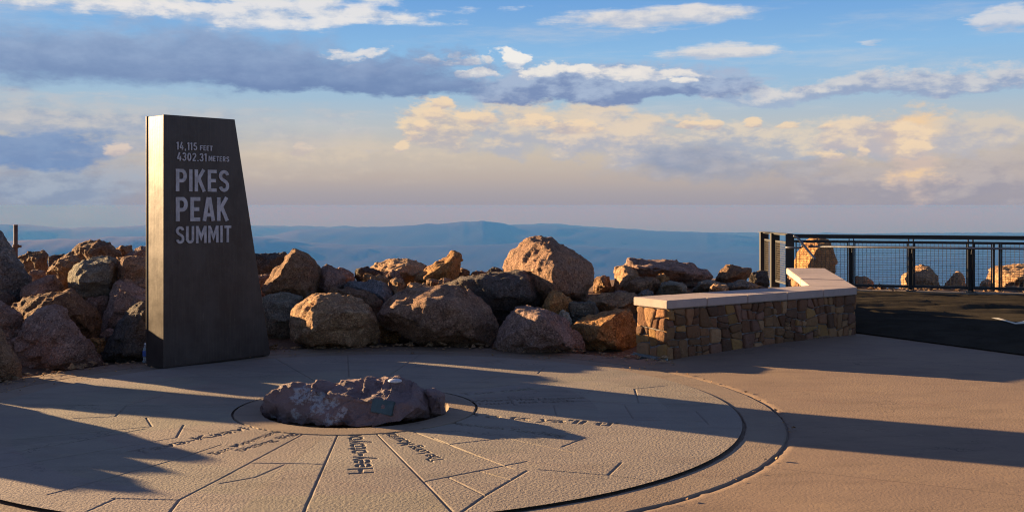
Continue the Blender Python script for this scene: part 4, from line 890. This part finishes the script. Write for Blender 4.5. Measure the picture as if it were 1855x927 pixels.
def facing(pa, pb, za, zb, seed, sizes=(.10, .30)):
    rr = random.Random(seed); d = pb-pa; L = d.length; d = d.normalized(); nr = Vector((d.y, -d.x, 0))
    bm = bmesh.new(); lay = bm.loops.layers.float_color.new('tint')
    b0, b1 = wbase(pa), wbase(pb); H_ = .56; polys = []
    def split(poly, depth=0):
        us = [p[0] for p in poly]; vs_ = [p[1] for p in poly]; w_, h_ = max(us)-min(us), max(vs_)-min(vs_)
        ar = .5*abs(sum(poly[k][0]*poly[(k+1) % len(poly)][1]-poly[(k+1) % len(poly)][0]*poly[k][1] for k in range(len(poly))))
        if (ar < rr.choice((.008, .016, .026, .036, .046)) and w_ < .30 and h_ < .27) or depth > 11: polys.append(poly); return
        a_n = (0 if w_ > h_*rr.uniform(.8, 1.25) else math.pi/2)+rr.gauss(0, .17); k = rr.uniform(.36, .64)
        q = (min(us)+w_*k, min(vs_)+h_*k); nx, ny = math.cos(a_n), math.sin(a_n)
        for sg in (1, -1):
            c = clip(poly, q[0], q[1], nx*sg, ny*sg)
            if len(c) > 2: split(c, depth+1)
    split([(-.016, 0.0), (L+.016, 0.0), (L+.016, H_-.004), (-.016, H_-.004)])
    for poly in polys:
        if len(poly) < 3: continue
        ar = .5*abs(sum(poly[k][0]*poly[(k+1) % len(poly)][1]-poly[(k+1) % len(poly)][0]*poly[k][1] for k in range(len(poly))))
        if ar < .0016: continue
        cu = sum(p[0] for p in poly)/len(poly); cv = sum(p[1] for p in poly)/len(poly)
        gapw = rr.uniform(.004, .009)
        sh = []
        for a, b in poly:                       # shrink for the mortar joint
            l = math.hypot(a-cu, b-cv); k = max(.3, (l-gapw*1.35)/l) if l else 1; sh.append((cu+(a-cu)*k, cv+(b-cv)*k))
        for cut in (.11, .24):                  # round the corners
            nw = []
            for k in range(len(sh)):
                a, b = sh[k], sh[(k+1) % len(sh)]
                nw += [(a[0]+(b[0]-a[0])*cut, a[1]+(b[1]-a[1])*cut), (a[0]+(b[0]-a[0])*(1-cut), a[1]+(b[1]-a[1])*(1-cut))]
            sh = nw
        out = rr.uniform(.014, .044); c = Vector([a*b for a, b in zip(rr.choice(STC), (1.22, 1.08, .82))])*rr.uniform(.8, 1.35)
        tilt = (rr.uniform(-.06, .06), rr.uniform(-.06, .06))
        rings = []
        for q, o_ in ((1, -.03), (1, out*.45), (.965, out*.86), (.90, out), (.5, out*1.05)):
            ring = []
            for a, b in sh:
                uu, vv = cu+(a-cu)*q, cv+(b-cv)*q; kk = vv/H_
                zb0 = b0+(b1-b0)*uu/L; zt = za+(zb-za)*uu/L
                jt = noise.noise(Vector((uu*22+seed, vv*22, o_*9)))*.010 if o_ > 0 else 0
                p = pa+d*uu+nr*(o_+jt+(tilt[0]*(uu-cu)+tilt[1]*(vv-cv) if o_ > 0 else 0)); ring.append(bm.verts.new(Vector((p.x, p.y, zb0+(zt-zb0)*kk))-Bc))
            rings.append(ring)
        fs = []
        for A_, B_ in zip(rings, rings[1:]):
            for k in range(len(A_)): fs.append(bm.faces.new((A_[k], A_[(k+1) % len(A_)], B_[(k+1) % len(A_)], B_[k])))
        fs.append(bm.faces.new(rings[-1]))
        for f in fs:
            f.smooth = True
            for lp in f.loops: lp[lay] = (*c, 1)
    bmesh.ops.recalc_face_normals(bm, faces=bm.faces[:])
    obj('stone_facing', bm, M_stone, wall)
facing(iB, oB, ZB, ZB, 2, (.09, .17)); facing(oB, oC, ZB, ZC, 5); facing(oC, oD, ZC, ZD, 6); facing(iC, iB, ZC, ZB, 7); facing(iD, iC, ZD, ZC, 8); facing(oD, iD, ZD, ZD, 9, (.09, .17))
oB, oC, oD, iB, iC, iD = off(.028)
def capst(o0, i0, o1, i1, z0, z1, g0=.004, g1=.004):
    ao = o0.lerp(o1, g0/(o1-o0).length); bo = o1.lerp(o0, g1/(o1-o0).length); ai = i0.lerp(i1, g0/(i1-i0).length); bi = i1.lerp(i0, g1/(i1-i0).length)
    bm = bmesh.new(); rr = random.Random(int(z0*9999+o0.x*77)); j = rr.uniform(-.003, .003)
    lo = [bm.verts.new(p-Bc+Vector((0, 0, z+.002+j))) for p, z in ((ao, z0), (bo, z1), (bi, z1), (ai, z0))]
    hi = [bm.verts.new(p-Bc+Vector((0, 0, z+CT+j))) for p, z in ((ao, z0), (bo, z1), (bi, z1), (ai, z0))]
    bm.faces.new(hi); bm.faces.new(lo[::-1])
    for i in range(4): bm.faces.new((lo[i], lo[(i+1) % 4], hi[(i+1) % 4], hi[i]))
    bmesh.ops.recalc_face_normals(bm, faces=bm.faces[:]); bmesh.ops.bevel(bm, geom=bm.edges[:], offset=.006, segments=2, affect='EDGES')
    obj('cap_stone', bm, M_cap, wall)
cuts = [0, .19, .39, .60, .80, 1]
for a, b in zip(cuts, cuts[1:]): capst(oB.lerp(oC, a), iB.lerp(iC, a), oB.lerp(oC, b), iB.lerp(iC, b), ZB+(ZC-ZB)*a, ZB+(ZC-ZB)*b)
cuts = [0, .34, .67, 1]
for a, b in zip(cuts, cuts[1:]): capst(oC.lerp(oD, a), iC.lerp(iD, a), oC.lerp(oD, b), iC.lerp(iD, b), ZC+(ZD-ZC)*a, ZC+(ZD-ZC)*b)
oB, oC, oD, iB, iC, iD = off(.03)
bm = bmesh.new(); dd = (oB-iB)
box(bm, iB-Bc+Vector((0, 0, .004)), dd, d1*.02, (0, 0, .022)); box(bm, iB-Bc+Vector((0, 0, .004))-d1*.035, dd, d1*.034, (0, 0, .006))
obj('base_flashing', bm, M_flash, wall)

# ------------------------------------------------------------------ railing
KT = .115; RZ = 1.075
rail = empty('steel_railing', Vector((FA.x, FA.y, KT)), 'dark steel railing with wire mesh panels along the asphalt path at right', 'railing')
o0 = Vector((FA.x, FA.y, KT))
def L_(p, z=0): return Vector((p.x, p.y, z))-o0
def along(t): return FA+fd*t
def tpx(px):                                   # where a column of the picture meets the railing line
    a = (px-CX)/F; return (a*FA.y-FA.x)/(fd.x-a*fd.y)
posts = [tpx(1543), tpx(1651), tpx(1759)]; step = posts[2]-posts[1]
posts += [posts[2]+step*(i+1) for i in range(4)]
gap0 = tpx(1805.5)
def part(nm, bm, m=M_rail, bev=0):
    if bev: bmesh.ops.bevel(bm, geom=bm.edges[:], offset=bev, segments=1, affect='EDGES')
    return obj(nm, bm, m, rail)
def bar(bm, p, q, z, wd, ht):                  # flat bar from p to q, its bottom at z
    d = (q-p); n = Vector((-d.y, d.x, 0)).normalized()
    box(bm, L_(p, z)-n*wd/2, d, n*wd, (0, 0, ht))
END = along(posts[-1]+.5)
bm = bmesh.new(); bar(bm, FA-fd*.04, END, RZ-.06, .07, .06); bar(bm, FA-fd*.05, END, RZ+.001, .11, .008); part('top_rail', bm)
bm = bmesh.new(); bar(bm, along(.05), END, RZ-.135, .035, .04); part('mid_rail', bm)
bm = bmesh.new(); bar(bm, along(.05), END, KT+.055, .035, .045); part('bottom_rail', bm)
for t_ in posts:                               # each post: a pair of plates with a gap between
    bm = bmesh.new(); c = along(t_)
    cbox(bm, L_(c-fd*.045, KT-.0), .014, .10, RZ-.062-KT, fd); cbox(bm, L_(c+fd*.030, KT), .014, .10, RZ-.062-KT, fd)
    cbox(bm, L_(c-fd*.008+fn*.03, KT+.02), .058, .012, RZ-.20-KT, fd)
    cbox(bm, L_(c-fd*.008, KT), .16, .13, .012, fd)
    part('post', bm)
for t_ in (gap0-.045, gap0+.045):
    bm = bmesh.new(); cbox(bm, L_(along(t_), KT+.04), .03, .05, RZ-.17-KT, fd); part('gap_post', bm)
bm = bmesh.new(); cbox(bm, L_(FA, KT-.1), .15, .03, RZ-KT+.1, fd); cbox(bm, L_(FA+fn*.05, KT-.1), .03, .09, RZ-KT+.1, fd); part('end_post', bm)
def panel(p, q):
    d = q-p; L = d.length; d = d/L; n = Vector((-d.y, d.x, 0)); z0, z1 = KT+.105, RZ-.14
    bm = bmesh.new(); h = .0028
    k = int((z1-z0)/.042)
    for i in range(k+1): z = z0+(z1-z0)*i/k; box(bm, L_(p, z)-n*h, d*L, n*2*h, (0, 0, 2*h))
    m_ = max(2, int(L/.063))
    for i in range(m_+1): box(bm, L_(p+d*L*i/m_-d*h, z0)+n*(h*1.1), d*2*h, n*2*h, (0, 0, z1-z0))
    part('mesh_panel', bm, M_wire)
    for e in (p, q-d*.018):
        bm = bmesh.new(); box(bm, L_(e, KT+.10)-n*.012, d*.018, n*.024, (0, 0, RZ-.136-KT-.10)); part('panel_stile', bm)
edges = [.10]+[x for t_ in posts for x in (t_-.06, t_+.045)]
spans = [(edges[2*i], edges[2*i+1]) for i in range(len(posts))]
for a, b in spans:
    if a < gap0 < b: panel(along(a), along(gap0-.07)); panel(along(gap0+.07), along(b))
    else: panel(along(a), along(b))
# the short return at the left end
G = Vector(((1384-CX)/F*20.4, 20.4, 0)); gd = (G-FA).normalized()
mid = FA.lerp(G, .56)
for c in (mid, G):
    bm = bmesh.new(); cbox(bm, L_(c, -.1), .10, .16, RZ+.1, gd); part('return_post', bm)
bm = bmesh.new(); bar(bm, FA+gd*.1, G, RZ-.02, .08, .02); bar(bm, FA, G+gd*.12-fd*.0, RZ+.003, .16, .008); bar(bm, FA-fd*.0, FA.lerp(G, .9)-fd*.12, RZ+.013, .10, .006); part('return_rail', bm)
bm = bmesh.new(); bar(bm, FA+gd*.1, G, RZ-.16, .03, .03); bar(bm, FA+gd*.1, G, KT+.05, .03, .04); part('return_bars', bm)
panel(FA+gd*.16, mid-gd*.10); panel(mid+gd*.10, G-gd*.10)
# round handrail on brackets, with its bent end
hr = -fn*.10
bm = bmesh.new(); zh = RZ-.205
tube(bm, [L_(along(.32)+hr, zh), L_(END+hr, zh)], .019, 10)
tube(bm, [L_(FA-fd*.07+hr*1.3, zh-.02), L_(along(.13)+hr*1.3, zh-.025), L_(along(.2)+hr*1.1, zh-.02), L_(along(.23)+hr, zh+.0), L_(along(.22)+hr, zh+.08), L_(along(.17)+hr, zh+.11)], .019, 10)
tube(bm, [L_(along(.06)+hr, RZ-.02), L_(along(.12)+hr, RZ-.03), L_(along(.42)+hr*2.0, RZ-.40), L_(along(.44)+hr*2.1, RZ-.44)], .021, 10)
smooth(part('handrail', bm, M_tube))
for t_ in posts:
    bm = bmesh.new(); tube(bm, [L_(along(t_)+fn*.0, zh-.10), L_(along(t_)+hr*.8, zh-.09), L_(along(t_)+hr, zh-.02)], .009, 8); part('handrail_bracket', bm, M_tube)
